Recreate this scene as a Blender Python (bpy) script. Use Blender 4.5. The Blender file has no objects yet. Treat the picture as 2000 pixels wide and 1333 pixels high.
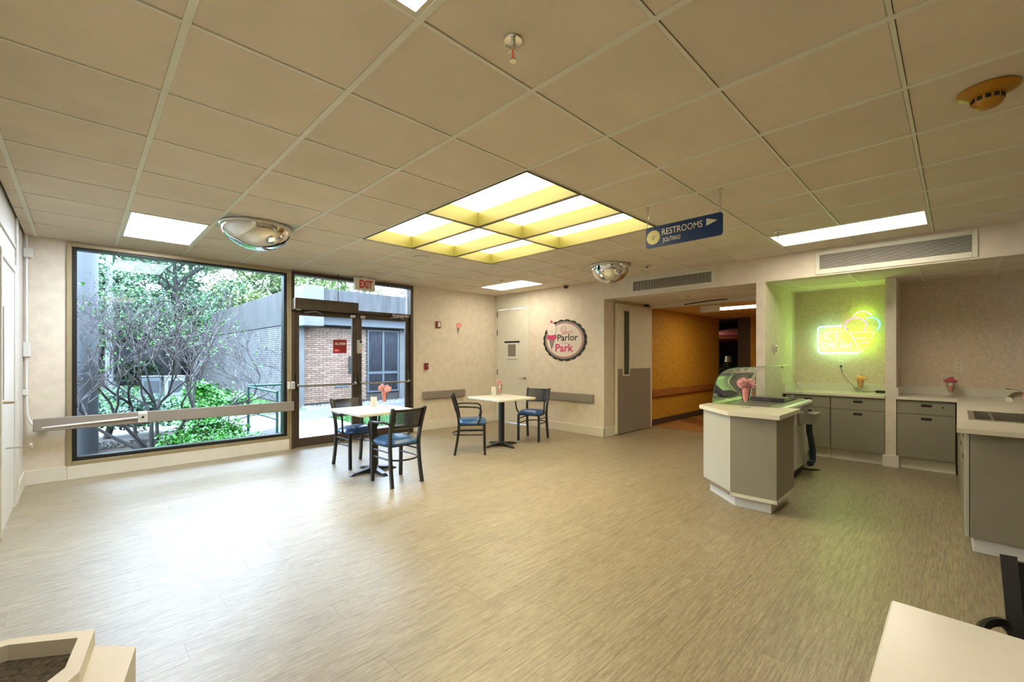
import bpy, bmesh, math, random
from math import pi, sin, cos, radians, sqrt
from mathutils import Matrix, Vector, noise
random.seed(7)
S = bpy.context.scene
COL = S.collection
# ---------------------------------------------------------------- camera, world, exposure
cd = bpy.data.cameras.new('camera'); cam = bpy.data.objects.new('camera', cd); COL.objects.link(cam)
cd.sensor_width = 36; cd.lens = 856.03/2000*36; cd.shift_y = 0.01494; cd.clip_start = .05; cd.clip_end = 300
YAW = .7934
cam.location = (-.2814, -2.0011, 1.3259); cam.rotation_euler = (pi/2, 0, YAW - pi/2)
S.camera = cam
S.view_settings.view_transform = 'Standard'; S.view_settings.look = 'None'
S.view_settings.exposure = 0.0; S.view_settings.gamma = 1; S.view_settings.use_curve_mapping = False
SKY = 28.0; LAMP = 15.0; COFFER = 11.5
W = bpy.data.worlds.new('world'); S.world = W; W.use_nodes = True
nt = W.node_tree; bg = nt.nodes['Background']
tc = nt.nodes.new('ShaderNodeTexCoord'); nz = nt.nodes.new('ShaderNodeTexNoise'); nz.inputs['Scale'].default_value = 2.2; nz.inputs['Detail'].default_value = 5
cr = nt.nodes.new('ShaderNodeValToRGB'); cr.color_ramp.elements[0].position = .35; cr.color_ramp.elements[0].color = (.46, .68, 1, 1)
cr.color_ramp.elements[1].position = .6; cr.color_ramp.elements[1].color = (.74, .86, 1, 1)
nt.links.new(tc.outputs['Generated'], nz.inputs['Vector']); nt.links.new(nz.outputs['Fac'], cr.inputs['Fac']); nt.links.new(cr.outputs['Color'], bg.inputs['Color'])
bg.inputs['Strength'].default_value = SKY
try:
    S.cycles.use_denoising = True; S.cycles.max_bounces = 8; S.cycles.diffuse_bounces = 4; S.cycles.glossy_bounces = 4
    S.cycles.transparent_max_bounces = 24; S.cycles.transmission_bounces = 6; S.cycles.sample_clamp_indirect = 6
    S.cycles.caustics_reflective = False; S.cycles.caustics_refractive = False
except Exception: pass

# ---------------------------------------------------------------- materials
def srgb(r, g, b): return tuple(((c/255/12.92) if c/255 <= .04045 else ((c/255+.055)/1.055)**2.4) for c in (r, g, b))
def mat(name, col, rough=.5, metal=0, var=.08, scale=6, bump=0, bscale=40, stretch=(1, 1, 1), spec=.5, coat=0, rand=0, col2=None, fine=0, emit=None, estr=0):
    m = bpy.data.materials.new(name); m.use_nodes = True; t = m.node_tree; N = t.nodes; L = t.links
    b = N['Principled BSDF']; b.inputs['Roughness'].default_value = rough; b.inputs['Metallic'].default_value = metal
    b.inputs['Specular IOR Level'].default_value = spec; b.inputs['Coat Weight'].default_value = coat; b.inputs['Coat Roughness'].default_value = .34
    tc = N.new('ShaderNodeTexCoord'); mp = N.new('ShaderNodeMapping'); mp.inputs['Scale'].default_value = stretch
    L.new(tc.outputs['Object'], mp.inputs['Vector'])
    if rand:
        oi = N.new('ShaderNodeObjectInfo'); mm = N.new('ShaderNodeMath'); mm.operation = 'MULTIPLY'; mm.inputs[1].default_value = 37
        L.new(oi.outputs['Random'], mm.inputs[0]); cb = N.new('ShaderNodeCombineXYZ'); L.new(mm.outputs[0], cb.inputs[0]); L.new(mm.outputs[0], cb.inputs[2]); L.new(cb.outputs[0], mp.inputs['Location'])
    n = N.new('ShaderNodeTexNoise'); n.inputs['Scale'].default_value = scale; n.inputs['Detail'].default_value = 6; L.new(mp.outputs[0], n.inputs['Vector'])
    r = N.new('ShaderNodeValToRGB'); r.color_ramp.elements[0].position = .3; r.color_ramp.elements[1].position = .7
    fac = n.outputs['Fac']
    if fine:
        nf = N.new('ShaderNodeTexNoise'); nf.inputs['Scale'].default_value = scale*fine; nf.inputs['Detail'].default_value = 5; L.new(mp.outputs[0], nf.inputs['Vector'])
        mxf = N.new('ShaderNodeMix'); mxf.inputs[0].default_value = .5; L.new(n.outputs['Fac'], mxf.inputs[2]); L.new(nf.outputs['Fac'], mxf.inputs[3]); fac = mxf.outputs[0]
        r.color_ramp.elements[0].position = .38; r.color_ramp.elements[1].position = .62
    a = col; c2 = col2
    if c2 is None:
        r.color_ramp.elements[0].color = (*[max(0, c*(1-var)) for c in a], 1); r.color_ramp.elements[1].color = (*[min(1, c*(1+var)) for c in a], 1)
    else:
        r.color_ramp.elements[0].color = (*a, 1); r.color_ramp.elements[1].color = (*c2, 1)
    L.new(fac, r.inputs['Fac']); out = r.outputs['Color']
    if rand:
        hv = N.new('ShaderNodeHueSaturation'); mr = N.new('ShaderNodeMapRange'); mr.inputs['To Min'].default_value = 1-rand; mr.inputs['To Max'].default_value = 1+rand
        L.new(oi.outputs['Random'], mr.inputs['Value']); L.new(mr.outputs[0], hv.inputs['Value']); L.new(out, hv.inputs['Color']); out = hv.outputs['Color']
    L.new(out, b.inputs['Base Color'])
    if bump:
        n2 = N.new('ShaderNodeTexNoise'); n2.inputs['Scale'].default_value = bscale; n2.inputs['Detail'].default_value = 4; L.new(mp.outputs[0], n2.inputs['Vector'])
        bp = N.new('ShaderNodeBump'); bp.inputs['Strength'].default_value = bump; bp.inputs['Distance'].default_value = .004
        L.new(n2.outputs['Fac'], bp.inputs['Height']); L.new(bp.outputs[0], b.inputs['Normal'])
    if emit:
        b.inputs['Emission Color'].default_value = (*emit, 1); b.inputs['Emission Strength'].default_value = estr
    return m
def glass(name, tint=(.96, .97, .98), refl=1.0, ior=1.45):
    m = bpy.data.materials.new(name); m.use_nodes = True; N = m.node_tree.nodes; L = m.node_tree.links; N.clear()
    o = N.new('ShaderNodeOutputMaterial'); mx = N.new('ShaderNodeMixShader'); tr = N.new('ShaderNodeBsdfTransparent'); gl = N.new('ShaderNodeBsdfGlossy')
    fr = N.new('ShaderNodeFresnel'); fr.inputs['IOR'].default_value = ior; tr.inputs['Color'].default_value = (*tint, 1)
    gl.inputs['Roughness'].default_value = .01; gl.inputs['Color'].default_value = (refl, refl, refl, 1)
    n = N.new('ShaderNodeTexNoise'); n.inputs['Scale'].default_value = 2; mr = N.new('ShaderNodeMapRange'); mr.inputs['To Min'].default_value = .005; mr.inputs['To Max'].default_value = .03
    L.new(n.outputs['Fac'], mr.inputs['Value']); L.new(mr.outputs[0], gl.inputs['Roughness'])
    L.new(fr.outputs[0], mx.inputs[0]); L.new(tr.outputs[0], mx.inputs[1]); L.new(gl.outputs[0], mx.inputs[2]); L.new(mx.outputs[0], o.inputs[0]); return m
def emis(name, col, s, var=.03):
    m = bpy.data.materials.new(name); m.use_nodes = True; N = m.node_tree.nodes; L = m.node_tree.links; N.clear()
    o = N.new('ShaderNodeOutputMaterial'); e = N.new('ShaderNodeEmission'); e.inputs['Strength'].default_value = s
    n = N.new('ShaderNodeTexNoise'); n.inputs['Scale'].default_value = 3; r = N.new('ShaderNodeValToRGB')
    r.color_ramp.elements[0].color = (*[c*(1-var) for c in col], 1); r.color_ramp.elements[1].color = (*col, 1)
    L.new(n.outputs['Fac'], r.inputs['Fac']); L.new(r.outputs['Color'], e.inputs['Color']); L.new(e.outputs[0], o.inputs[0]); return m

M = {}
M['wall'] = mat('wallpaper', (.72, .635, .52), .8, var=.07, scale=9, bump=.5, bscale=55)
M['wall2'] = mat('wallpaper_tan', (.70, .58, .44), .8, var=.12, scale=45, bump=.4, bscale=60)
M['white'] = mat('white_paint', (.74, .73, .69), .35, var=.03)
M['cream'] = mat('cream_paint', (.72, .69, .58), .45, var=.04)
M['base'] = mat('baseboard_cream', (.74, .70, .60), .45, var=.04)
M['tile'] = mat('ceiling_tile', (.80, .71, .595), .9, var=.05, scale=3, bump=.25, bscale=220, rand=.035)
M['tee'] = mat('ceiling_tee', (.84, .83, .74), .5, var=.04)
M['void'] = mat('dark_void', (.02, .02, .02), .9)
# plank
M['plank'] = mat('vinyl_plank', (.185, .142, .085), .48, scale=24, fine=4.2, stretch=(.28, 4.5, 1), rand=.05, col2=(.385, .32, .205), bump=.15, bscale=30, spec=.6, coat=.4)
M['subfloor'] = mat('floor_joint', (.17, .14, .105), .6)
M['bronze'] = mat('dark_bronze', (.075, .055, .042), .38, metal=.4, var=.1)
M['gold'] = mat('gold_aluminium', (.40, .33, .20), .4, metal=.5, var=.06)
M['black'] = mat('black_metal', (.012, .012, .013), .35, var=.2)
M['blackp'] = mat('black_plastic', (.015, .015, .016), .45, var=.2)
M['chrome'] = mat('chrome', (.78, .78, .76), .08, metal=1, var=.03)
M['steel'] = mat('brushed_steel', (.55, .53, .49), .28, metal=1, var=.06, stretch=(1, 20, 1))
M['mirror'] = mat('mirror_dome', (.86, .86, .85), .015, metal=1, var=.01)
M['bumper'] = mat('taupe_vinyl', (.26, .225, .19), .5, var=.05)
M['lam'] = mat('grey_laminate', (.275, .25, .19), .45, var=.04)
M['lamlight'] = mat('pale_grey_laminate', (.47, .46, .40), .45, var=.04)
M['counter'] = mat('cream_quartz', (.72, .68, .57), .22, var=.04, scale=90)
M['tabletop'] = mat('cream_laminate', (.78, .74, .66), .25, var=.02)
M['vinyl'] = mat('blue_vinyl', (.02, .085, .24), .28, var=.15, scale=10, bump=.1, bscale=120)
M['glass'] = glass('window_glass', (.93, .96, .97), .22)
M['fglass'] = glass('far_glass', (.9, .93, .95), .12)
M['cglass'] = glass('shield_glass', (.95, .97, .95), .9)
M['sglass'] = glass('sundae_glass', (.99, .99, .99), .9, 1.17)
M['red'] = mat('red_plastic', (.26, .01, .016), .4)
M['pink'] = mat('pink_petals', (1, .55, .58), .7, var=.25, scale=60)
M['pinkfill'] = mat('pink_filling', (.90, .30, .27), .5, var=.3, scale=60)
M['hotpink'] = mat('hot_pink', (.62, .05, .17), .6)
M['orange'] = mat('orange_filling', (.95, .34, .14), .5, var=.3, scale=60)
M['peach'] = mat('peach_topping', (.90, .42, .16), .6, var=.3, scale=50)
M['whip'] = mat('cream_layer', (.85, .78, .60), .6)
M['yellow'] = mat('yellow_enamel', (.15, .135, .034), .4, var=.08, scale=2)
M['amber'] = mat('amber_plastic', (.46, .21, .012), .35)
M['diff'] = emis('lamp_diffuser', (1, .91, .73), LAMP)
M['diffcool'] = emis('cool_lamp_diffuser', (.82, .90, 1), 50)
M['sky6'] = emis('skylight_diffuser', (1, .87, .50), COFFER)
M['corlamp'] = emis('corridor_diffuser', (1, .84, .55), 15)
M['golden'] = mat('golden_wallpaper', (.46, .235, .018), .7, var=.2, scale=12, bump=.4, bscale=50)
M['oak'] = mat('oak_wood', (.32, .12, .03), .4, var=.25, scale=5, stretch=(1, 8, 8))
M['brownwood'] = mat('dark_brown_panel', (.055, .035, .024), .5, var=.1)
M['hallfloor'] = mat('brown_hall_floor', (.17, .065, .022), .35, var=.2)
M['hallfloor2'] = mat('tan_hall_inlay', (.33, .16, .06), .35, var=.2)
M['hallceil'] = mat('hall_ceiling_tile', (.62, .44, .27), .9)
M['blue'] = mat('sign_blue', (.0, .028, .13), .35, var=.05)
M['signwhite'] = mat('sign_white', (.78, .75, .66), .5)
M['ink'] = mat('ink_black', (.015, .012, .012), .6)
M['greyprint'] = mat('print_grey', (.35, .33, .3), .6)
M['conegrey'] = mat('cone_taupe', (.23, .2, .165), .6)
M['n_y'] = emis('neon_yellow', (.46, 1.0, .045), 23)
M['n_b'] = emis('neon_blue', (.30, .58, 1.0), 9)
M['n_p'] = emis('neon_pink', (1, .13, .36), 4.8)
M['n_g'] = emis('neon_green', (.10, 1, .48), 5)
# outdoors
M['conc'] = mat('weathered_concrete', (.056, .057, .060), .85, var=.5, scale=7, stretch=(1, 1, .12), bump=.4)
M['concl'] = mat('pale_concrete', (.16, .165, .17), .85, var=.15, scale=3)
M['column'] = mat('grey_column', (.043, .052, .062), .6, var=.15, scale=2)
M['walk'] = mat('sidewalk', (.32, .305, .285), .9, var=.12, scale=8, bump=.3)
M['asph'] = mat('asphalt', (.10, .105, .12), .9, var=.2, scale=10)
M['brickA'] = mat('brick_tan', (.345, .225, .165), .85, var=.2, scale=14, rand=.24, bump=.4)
M['brickB'] = mat('brick_grey', (.15, .148, .16), .85, var=.3, scale=4, bump=.4)
M['mortar'] = mat('mortar', (.06, .052, .05), .9)
M['gravel'] = mat('gravel', (.22, .21, .20), .9, var=.4, scale=20)
M['soil'] = mat('soil', (.11, .085, .06), .95, var=.3)
M['grass'] = mat('grass_blades', (.03, .14, .015), .6, col2=(.08, .27, .03), scale=4)
M['grassbase'] = mat('turf', (.05, .17, .03), .9, var=.3)
M['leafA'] = mat('leaf_bright', (.02, .28, .01), .5, col2=(.09, .52, .02), scale=5)
M['leafB'] = mat('leaf_mid', (.12, .27, .13), .55, col2=(.32, .55, .32), scale=.7)
M['leafC'] = mat('leaf_yellow', (.19, .32, .09), .55, col2=(.46, .58, .24), scale=.6)
M['leafD'] = mat('leaf_dark', (.02, .06, .03), .6, col2=(.07, .14, .06), scale=1.5)
M['juniper'] = mat('juniper', (.05, .14, .09), .7, col2=(.16, .30, .19), scale=8)
M['bark'] = mat('bark', (.012, .009, .009), .8, col2=(.045, .038, .036), scale=14, bump=.4)
M['twig'] = mat('twig', (.04, .033, .032), .8, col2=(.20, .175, .17), scale=9)
M['teal'] = mat('teal_paint', (.012, .11, .09), .4)
M['winframe'] = mat('blue_grey_frame', (.10, .125, .15), .5)
M['curtain'] = mat('plaid_curtain', (.09, .085, .11), .8, col2=(.22, .20, .23), scale=10, stretch=(2, 1, .4))
M['pole'] = mat('pale_pole', (.28, .29, .30), .5)
M['slate'] = mat('slate_stone', (.04, .04, .045), .6, var=.5, scale=12, stretch=(1, 1, 4), bump=.6)
M['umb'] = mat('umbrella_red', (.45, .05, .03), .7, col2=(.5, .25, .30), scale=3, stretch=(1, 1, 8))
M['visback'] = mat('dim_green_glass', (.09, .11, .09), .07)
M['beige'] = mat('beige_plastic', (.66, .61, .51), .45, var=.04)
M['mesh'] = mat('speckled_liner', (.06, .045, .03), .9, var=.8, scale=90)
M['hose'] = mat('dark_hose', (.01, .03, .05), .4)
M['casewhite'] = mat('white_enamel', (.66, .64, .58), .25, var=.02)
M['lid'] = mat('plum_lid', (.10, .085, .095), .25)

OD = .46      # outdoor colours darkened below the real materials, to offset the brighter sky
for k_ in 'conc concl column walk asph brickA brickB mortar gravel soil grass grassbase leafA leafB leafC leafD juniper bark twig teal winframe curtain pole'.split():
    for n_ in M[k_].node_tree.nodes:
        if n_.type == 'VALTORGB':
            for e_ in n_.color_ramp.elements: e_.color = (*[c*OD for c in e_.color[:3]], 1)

# ---------------------------------------------------------------- mesh builder
class MB:
    def __init__(s): s.v = []; s.f = []
    def add(s, vs, fs):
        o = len(s.v); s.v += [tuple(v) for v in vs]; s.f += [tuple(i+o for i in f) for f in fs]; return s
    def box(s, x0, x1, y0, y1, z0, z1, c=0):
        if x0 > x1: x0, x1 = x1, x0
        if y0 > y1: y0, y1 = y1, y0
        if z0 > z1: z0, z1 = z1, z0
        if c <= 0:
            return s.add([(x0,y0,z0),(x1,y0,z0),(x1,y1,z0),(x0,y1,z0),(x0,y0,z1),(x1,y0,z1),(x1,y1,z1),(x0,y1,z1)],
                         [(0,3,2,1),(4,5,6,7),(0,1,5,4),(1,2,6,5),(2,3,7,6),(3,0,4,7)])
        c = min(c, (x1-x0)*.45, (y1-y0)*.45, (z1-z0)*.45)
        bm = bmesh.new(); bmesh.ops.create_cube(bm, size=1)
        for v in bm.verts: v.co = Vector((x0+(x1-x0)*(v.co.x+.5), y0+(y1-y0)*(v.co.y+.5), z0+(z1-z0)*(v.co.z+.5)))
        bmesh.ops.bevel(bm, geom=bm.edges[:], offset=c, segments=1, affect='EDGES')
        bm.verts.index_update(); s.add([v.co[:] for v in bm.verts], [[v.index for v in f.verts] for f in bm.faces]); bm.free(); return s
    def prism(s, pts, a, b, axis='z'):       # pts 2-D polygon CCW, extruded a..b along axis
        n = len(pts)
        def q(p, h): return {'z': (p[0], p[1], h), 'x': (h, p[0], p[1]), 'y': (p[0], h, p[1])}[axis]
        vs = [q(p, a) for p in pts]+[q(p, b) for p in pts]
        fs = [tuple(range(n))[::-1], tuple(range(n, 2*n))]+[(i, (i+1) % n, n+(i+1) % n, n+i) for i in range(n)]
        return s.add(vs, fs)
    def tube(s, pts, r, n=8, close=False, flat=None):
        P = [Vector(p) for p in pts]; m = len(P); rr = r if isinstance(r, (list, tuple)) else [r]*m
        up = None; base = len(s.v); rings = []
        for i, p in enumerate(P):
            if close: t = P[(i+1) % m]-P[i-1]
            else: t = P[min(i+1, m-1)]-P[max(i-1, 0)]
            t = t.normalized() if t.length > 1e-9 else Vector((0, 0, 1))
            if up is None: up = Vector((0, 0, 1)) if abs(t.z) < .9 else Vector((1, 0, 0))
            a = t.cross(up)
            if a.length < 1e-6: a = t.cross(Vector((0, 1, 0)))
            a.normalize(); b = t.cross(a).normalized(); up = -b if (-b).dot(up) > 0 else b
            fa, fb = flat or (1, 1)
            rings.append([p+(a*cos(2*pi*k/n+(pi/4 if n == 4 else 0))*fa+b*sin(2*pi*k/n+(pi/4 if n == 4 else 0))*fb)*rr[i] for k in range(n)])
        vs = [v[:] for R in rings for v in R]; fs = []
        for i in range(m if close else m-1):
            j = (i+1) % m
            for k in range(n): fs.append((i*n+k, i*n+(k+1) % n, j*n+(k+1) % n, j*n+k))
        if not close: fs += [tuple(range(n))[::-1], tuple((m-1)*n+k for k in range(n))]
        return s.add(vs, fs)
    def lathe(s, prof, c=(0, 0, 0), n=24, axis='z'):
        vs = []; fs = []
        for r, h in prof:
            for k in range(n):
                x, y = r*cos(2*pi*k/n), r*sin(2*pi*k/n)
                vs.append({'z': (c[0]+x, c[1]+y, c[2]+h), 'x': (c[0]+h, c[1]+x, c[2]+y), 'y': (c[0]+x, c[1]+h, c[2]+y)}[axis])
        for i in range(len(prof)-1):
            for k in range(n): fs.append((i*n+k, i*n+(k+1) % n, (i+1)*n+(k+1) % n, (i+1)*n+k))
        fs += [tuple(range(n))[::-1], tuple((len(prof)-1)*n+k for k in range(n))]
        return s.add(vs, fs)
    def ball(s, c, r, seg=10, nz=0, sc=(1, 1, 1), freq=30):
        vs = []; fs = []; rings = max(4, seg//2)
        for i in range(rings+1):
            th = pi*i/rings
            for k in range(seg):
                d = Vector((sin(th)*cos(2*pi*k/seg), sin(th)*sin(2*pi*k/seg), cos(th)))
                q = r*(1+(nz*noise.noise((Vector(c)+d*r)*freq) if nz else 0))
                vs.append((c[0]+d.x*q*sc[0], c[1]+d.y*q*sc[1], c[2]+d.z*q*sc[2]))
        for i in range(rings):
            for k in range(seg): fs.append((i*seg+k, i*seg+(k+1) % seg, (i+1)*seg+(k+1) % seg, (i+1)*seg+k))
        return s.add(vs, fs)
WM = {}
def link(name, data, m, parent=None, smooth=False, bevel=0, world=True):
    if m is not None: data.materials.append(m)
    o = bpy.data.objects.new(name, data); COL.objects.link(o)
    if parent is not None:
        o.parent = parent; WM[o.name] = WM[parent.name]
        if world: data.transform(WM[parent.name].inverted())
    else: WM[o.name] = Matrix.Identity(4)
    if smooth:
        for p in data.polygons: p.use_smooth = True
    return o
def part(name, mb, m, parent=None, smooth=False, world=True, stuff=False, label=None):
    me = bpy.data.meshes.new(name); me.from_pydata(mb.v, [], mb.f); me.validate(); me.update()
    bm = bmesh.new(); bm.from_mesh(me); bmesh.ops.remove_doubles(bm, verts=bm.verts, dist=1e-6) if len(mb.f) < 20000 else None
    if len(mb.f) < 20000 and not stuff: bmesh.ops.recalc_face_normals(bm, faces=bm.faces)
    bm.to_mesh(me); bm.free()
    o = link(name, me, m, parent, smooth, world=world)
    if smooth == 'auto' or smooth:
        try: me.set_sharp_from_angle(angle=radians(40))
        except Exception: pass
    if stuff: o['kind'] = 'stuff'
    if label: o['label'] = label
    return o
def setc(o, loc=None):      # move origin of a childless top-level mesh to given base point
    me = o.data; l = Vector(loc); me.transform(Matrix.Translation(-l)); o.location = l; WM[o.name] = Matrix.Translation(l); return o
def struct(name, mb, m, parent=None):
    o = part(name, mb, m, parent)
    if parent is None: o['kind'] = 'structure'
    return o
def tag(o, label, cat, group=None):
    o['label'] = label; o['category'] = cat
    if group: o['group'] = group
    return o
def thing(name, label, cat, loc=(0, 0, 0), rz=0, group=None):
    o = bpy.data.objects.new(name, None); COL.objects.link(o); o.location = loc; o.rotation_euler = (0, 0, rz)
    WM[o.name] = Matrix.Translation(loc) @ Matrix.Rotation(rz, 4, 'Z'); return tag(o, label, cat, group)
def sthing(name, loc=(0, 0, 0)):
    o = bpy.data.objects.new(name, None); COL.objects.link(o); o.location = loc; o['kind'] = 'structure'
    WM[o.name] = Matrix.Translation(loc); return o
def inst(name, me, parent, loc, rz=0):     # shares mesh data, loc in the parent's world space
    o = bpy.data.objects.new(name, me); COL.objects.link(o); o.parent = parent
    o.matrix_local = WM[parent.name].inverted() @ Matrix.Translation(loc) @ Matrix.Rotation(rz, 4, 'Z'); return o
def dup(root, loc, rz, label, group=None):
    r = root.copy(); COL.objects.link(r); r.location = loc; r.rotation_euler = (0, 0, rz); r['label'] = label
    if group: r['group'] = group
    def rec(src, dst):
        for ch in list(src.children):
            c = ch.copy(); COL.objects.link(c); c.parent = dst; rec(ch, c)
    rec(root, r); return r
def mesh_of(mb, m, name):
    me = bpy.data.meshes.new(name); me.from_pydata(mb.v, [], mb.f); me.update(); me.materials.append(m); return me
def text(name, body, m, parent, org, right, up, w=None, h=None, ext=.001, shear=0, bold=0, center=False):
    c = bpy.data.curves.new(name, 'FONT'); c.body = body; c.size = 1; c.extrude = 0; c.shear = shear; c.resolution_u = 3
    if bold: c.offset = bold
    o = bpy.data.objects.new(name, c); COL.objects.link(o)
    bpy.context.view_layer.update()
    me = bpy.data.meshes.new_from_object(o.evaluated_get(bpy.context.evaluated_depsgraph_get()))
    bpy.data.objects.remove(o); bpy.data.curves.remove(c)
    if not me.vertices: return None
    xs = [v.co.x for v in me.vertices]; ys = [v.co.y for v in me.vertices]
    x0, x1, y0, y1 = min(xs), max(xs), min(ys), max(ys)
    sy = h/(y1-y0) if h else w/(x1-x0); sx = w/(x1-x0) if w else sy
    R = Vector(right).normalized(); U = Vector(up).normalized(); N = R.cross(U); O = Vector(org)
    for v in me.vertices: v.co = O+R*((v.co.x-x0)*sx-(w/2 if center and w else 0))+U*((v.co.y-y0)*sy)+N*ext
    me.materials.clear()
    return link(name, me, m, parent)
def poly(pts, org, right, up, off=0, th=.001):   # flat print with a hair of depth
    R = Vector(right).normalized(); U = Vector(up).normalized(); N = R.cross(U); O = Vector(org); n = len(pts)
    vs = [O+R*p[0]+U*p[1]+N*(off+k*th) for k in (0, 1) for p in pts]
    return MB().add(vs, [tuple(range(n))[::-1], tuple(range(n, 2*n))]+[(i, (i+1) % n, n+(i+1) % n, n+i) for i in range(n)])

H = 2.567; ZS = 2.27; YW = 4.68; XW = 5.83; XL = -.70
# ================================================================ SETTING
# floor ------------------------------------------------------------
floor = sthing('floor')
part('floor_base', MB().box(-.9, 7.42, -4.8, 4.86, -.08, -.001), M['subfloor'], floor)
pw, pl, g = .1829, 1.2192, .0003
def plank_mesh(L):
    return MB().add([(0,0,-.001),(L,0,-.001),(L,pw-g,-.001),(0,pw-g,-.001),(.0004,.0004,0),(L-.0004,.0004,0),(L-.0004,pw-g-.0004,0),(.0004,pw-g-.0004,0)],
                    [(4,5,6,7),(0,1,5,4),(1,2,6,5),(2,3,7,6),(3,0,4,7)])
pm = mesh_of(plank_mesh(pl-g), M['plank'], 'plank'); rest = MB(); cnt = 0
rng = random.Random(3); pcache = {}
r = 0; y = -4.6
while y < 4.86:
    off = rng.choice([0, .41, .82, .2, .61, 1.02]); x = -.75-off
    while x < 7.42:
        x0 = max(x, -.72); x1 = min(x+pl, 7.41)
        xmax = 7.41 if -.4 < y < 2.1 or y < -.3 else 5.95
        x1 = min(x1, xmax)
        if x1-x0 > .05:
            L = round(x1-x0-g, 3)
            # seen planks are objects, planks behind the viewer or under fixtures are joined
            near = (x1+.2814)*cos(YAW)+(y+2.0)*sin(YAW) > .75 and y > -2.6 and y < 4.7 and abs((x0+x1)/2+.28) < 9
            if near and cnt < 300:
                me = pm if abs(L-(pl-g)) < .002 else pcache.setdefault(L, mesh_of(plank_mesh(L), M['plank'], 'plank'))
                inst('plank', me, floor, (x0, y, 0)); cnt += 1
            else:
                q = plank_mesh(L); rest.add([(a+x0, b+y, c) for a, b, c in q.v], q.f)
        x += pl
    y += pw
part('plank_field', rest, M['plank'], floor, stuff=True)

# ceiling ----------------------------------------------------------
ceil = sthing('ceiling')
GX = [-.70, -.61, 0, .612, 1.226, 1.838, 2.44, 3.045, 3.65, 4.25, 4.83, 5.40, 5.86]
GY = [-4.6, -4.27, -3.66, -3.05, -2.44, -1.83, -1.217, -.604, .013, .621, 1.224, 1.835, 2.40, 2.97, 3.51, 4.04, 4.70]
part('ceiling_slab', MB().box(-.9, 6.03, -4.8, 4.88, H+.15, H+.2), M['void'], ceil)
holes = set()
lights = [((2, 13), (2, 14)), ((10, 13), (10, 14)), ((10, 5), (10, 6)), ((2, 5), (2, 6))]
for a in lights: holes |= set(a)
coff = [(i, (j, j+1)) for i in (5, 6, 7) for j in (8, 10)]
for i, js in coff: holes |= {(i, js[0]), (i, js[1])}
holes.add((3, 12))
for i in range(len(GX)-1):
    for j in range(len(GY)-1):
        if (i, j) in holes: continue
        e = .004; o = part('ceiling_tile', MB().box(GX[i]+.0125, GX[i+1]-.0125, GY[j]+.0095, GY[j+1]-.0095, H+.004, H+.02, .003), M['tile'], ceil)
def tee(x0, x1, y0, y1): part('ceiling_tee', MB().box(x0, x1, y0, y1, H-.001, H+.006, .001), M['tee'], ceil)
for k, x in enumerate(GX[1:-1], 1):
    segs = [(-4.6, 4.68)]
    if k in (6, 7): segs = [(-4.6, .013), (2.40, 4.68)]
    for a, b in segs: tee(x-.014, x+.014, a, b)
for k, yv in enumerate(GY[1:-1], 1):
    for i in range(len(GX)-1):
        if (i, k-1) in holes and (i, k) in holes: continue
        part('cross_tee', MB().box(GX[i]+.014, GX[i+1]-.014, yv-.0078, yv+.0078, H-.0005, H+.006), M['tee'], ceil)
# water stain is colour on one tile only, left out of geometry
# window wall ------------------------------------------------------
wf = struct('wall_far', MB().box(-.9, -.385, YW, YW+.2, 0, 2.8).box(3.845, 6.1, YW, YW+.2, 0, 2.8).box(-.385, 3.845, YW, YW+.2, 2.545, 2.8).box(-.385, 1.845, YW-.004, YW+.2, 0, .15), M['wall'])
struct('wall_left', MB().box(-.9, XL, -4.8, 2.86, 0, 2.8).box(-.9, XL, 3.84, 4.88, 0, 2.8).box(-.9, XL, 2.86, 3.84, 2.08, 2.8), M['white'])
struct('wall_near', MB().box(-.9, 7.5, -4.8, -4.6, 0, 2.8), M['wall'])
struct('wall_right', MB().box(XW, XW+.2, 4.66, YW, 0, 2.8).box(XW, XW+.2, 2.06, 3.735, 0, 2.8).box(XW, XW+.2, 3.735, 4.66, 2.545, 2.8)
       .box(XW+.2, 7.3, 2.06, 2.26, 0, 2.4)                     # side of the vestibule
       .box(XW, XW+.12, -4.6, 2.06, ZS-.012, 2.8)               # soffit face
       .box(XW, XW+.12, -.31, -.21, 0, ZS-.012).box(XW+.12, 7.3, -.31, -.21, 0, 2.35), M['wall'])
struct('wall_alcove', MB().box(7.28, 7.42, -4.8, -.31, 0, 2.5), M['wall2'])
col = struct('wall_pier', MB().box(6.64, 7.28, -1.49, -1.39, 0, ZS+.02), M['wall'])
for nm, mbx in {'baseboard_far': MB().box(-.70, -.385, YW-.014, YW, 0, .152, .003).box(-.385, 1.845, YW-.018, YW-.004, 0, .15, .003).box(3.845, XW-.01, YW-.014, YW, 0, .15, .003),
                'baseboard_left': MB().box(XL, XL+.014, 3.9, YW-.014, 0, .15, .003),
                'baseboard_right': MB().box(XW-.014, XW, 2.045, 3.70, 0, .15, .003).box(XW-.014, 6.3, 2.045, 2.06, 0, .15, .003),
                'baseboard_pier': MB().box(6.615, 6.75, -1.515, -1.365, 0, .14, .003)}.items():
    struct(nm, mbx, M['base'])
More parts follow.
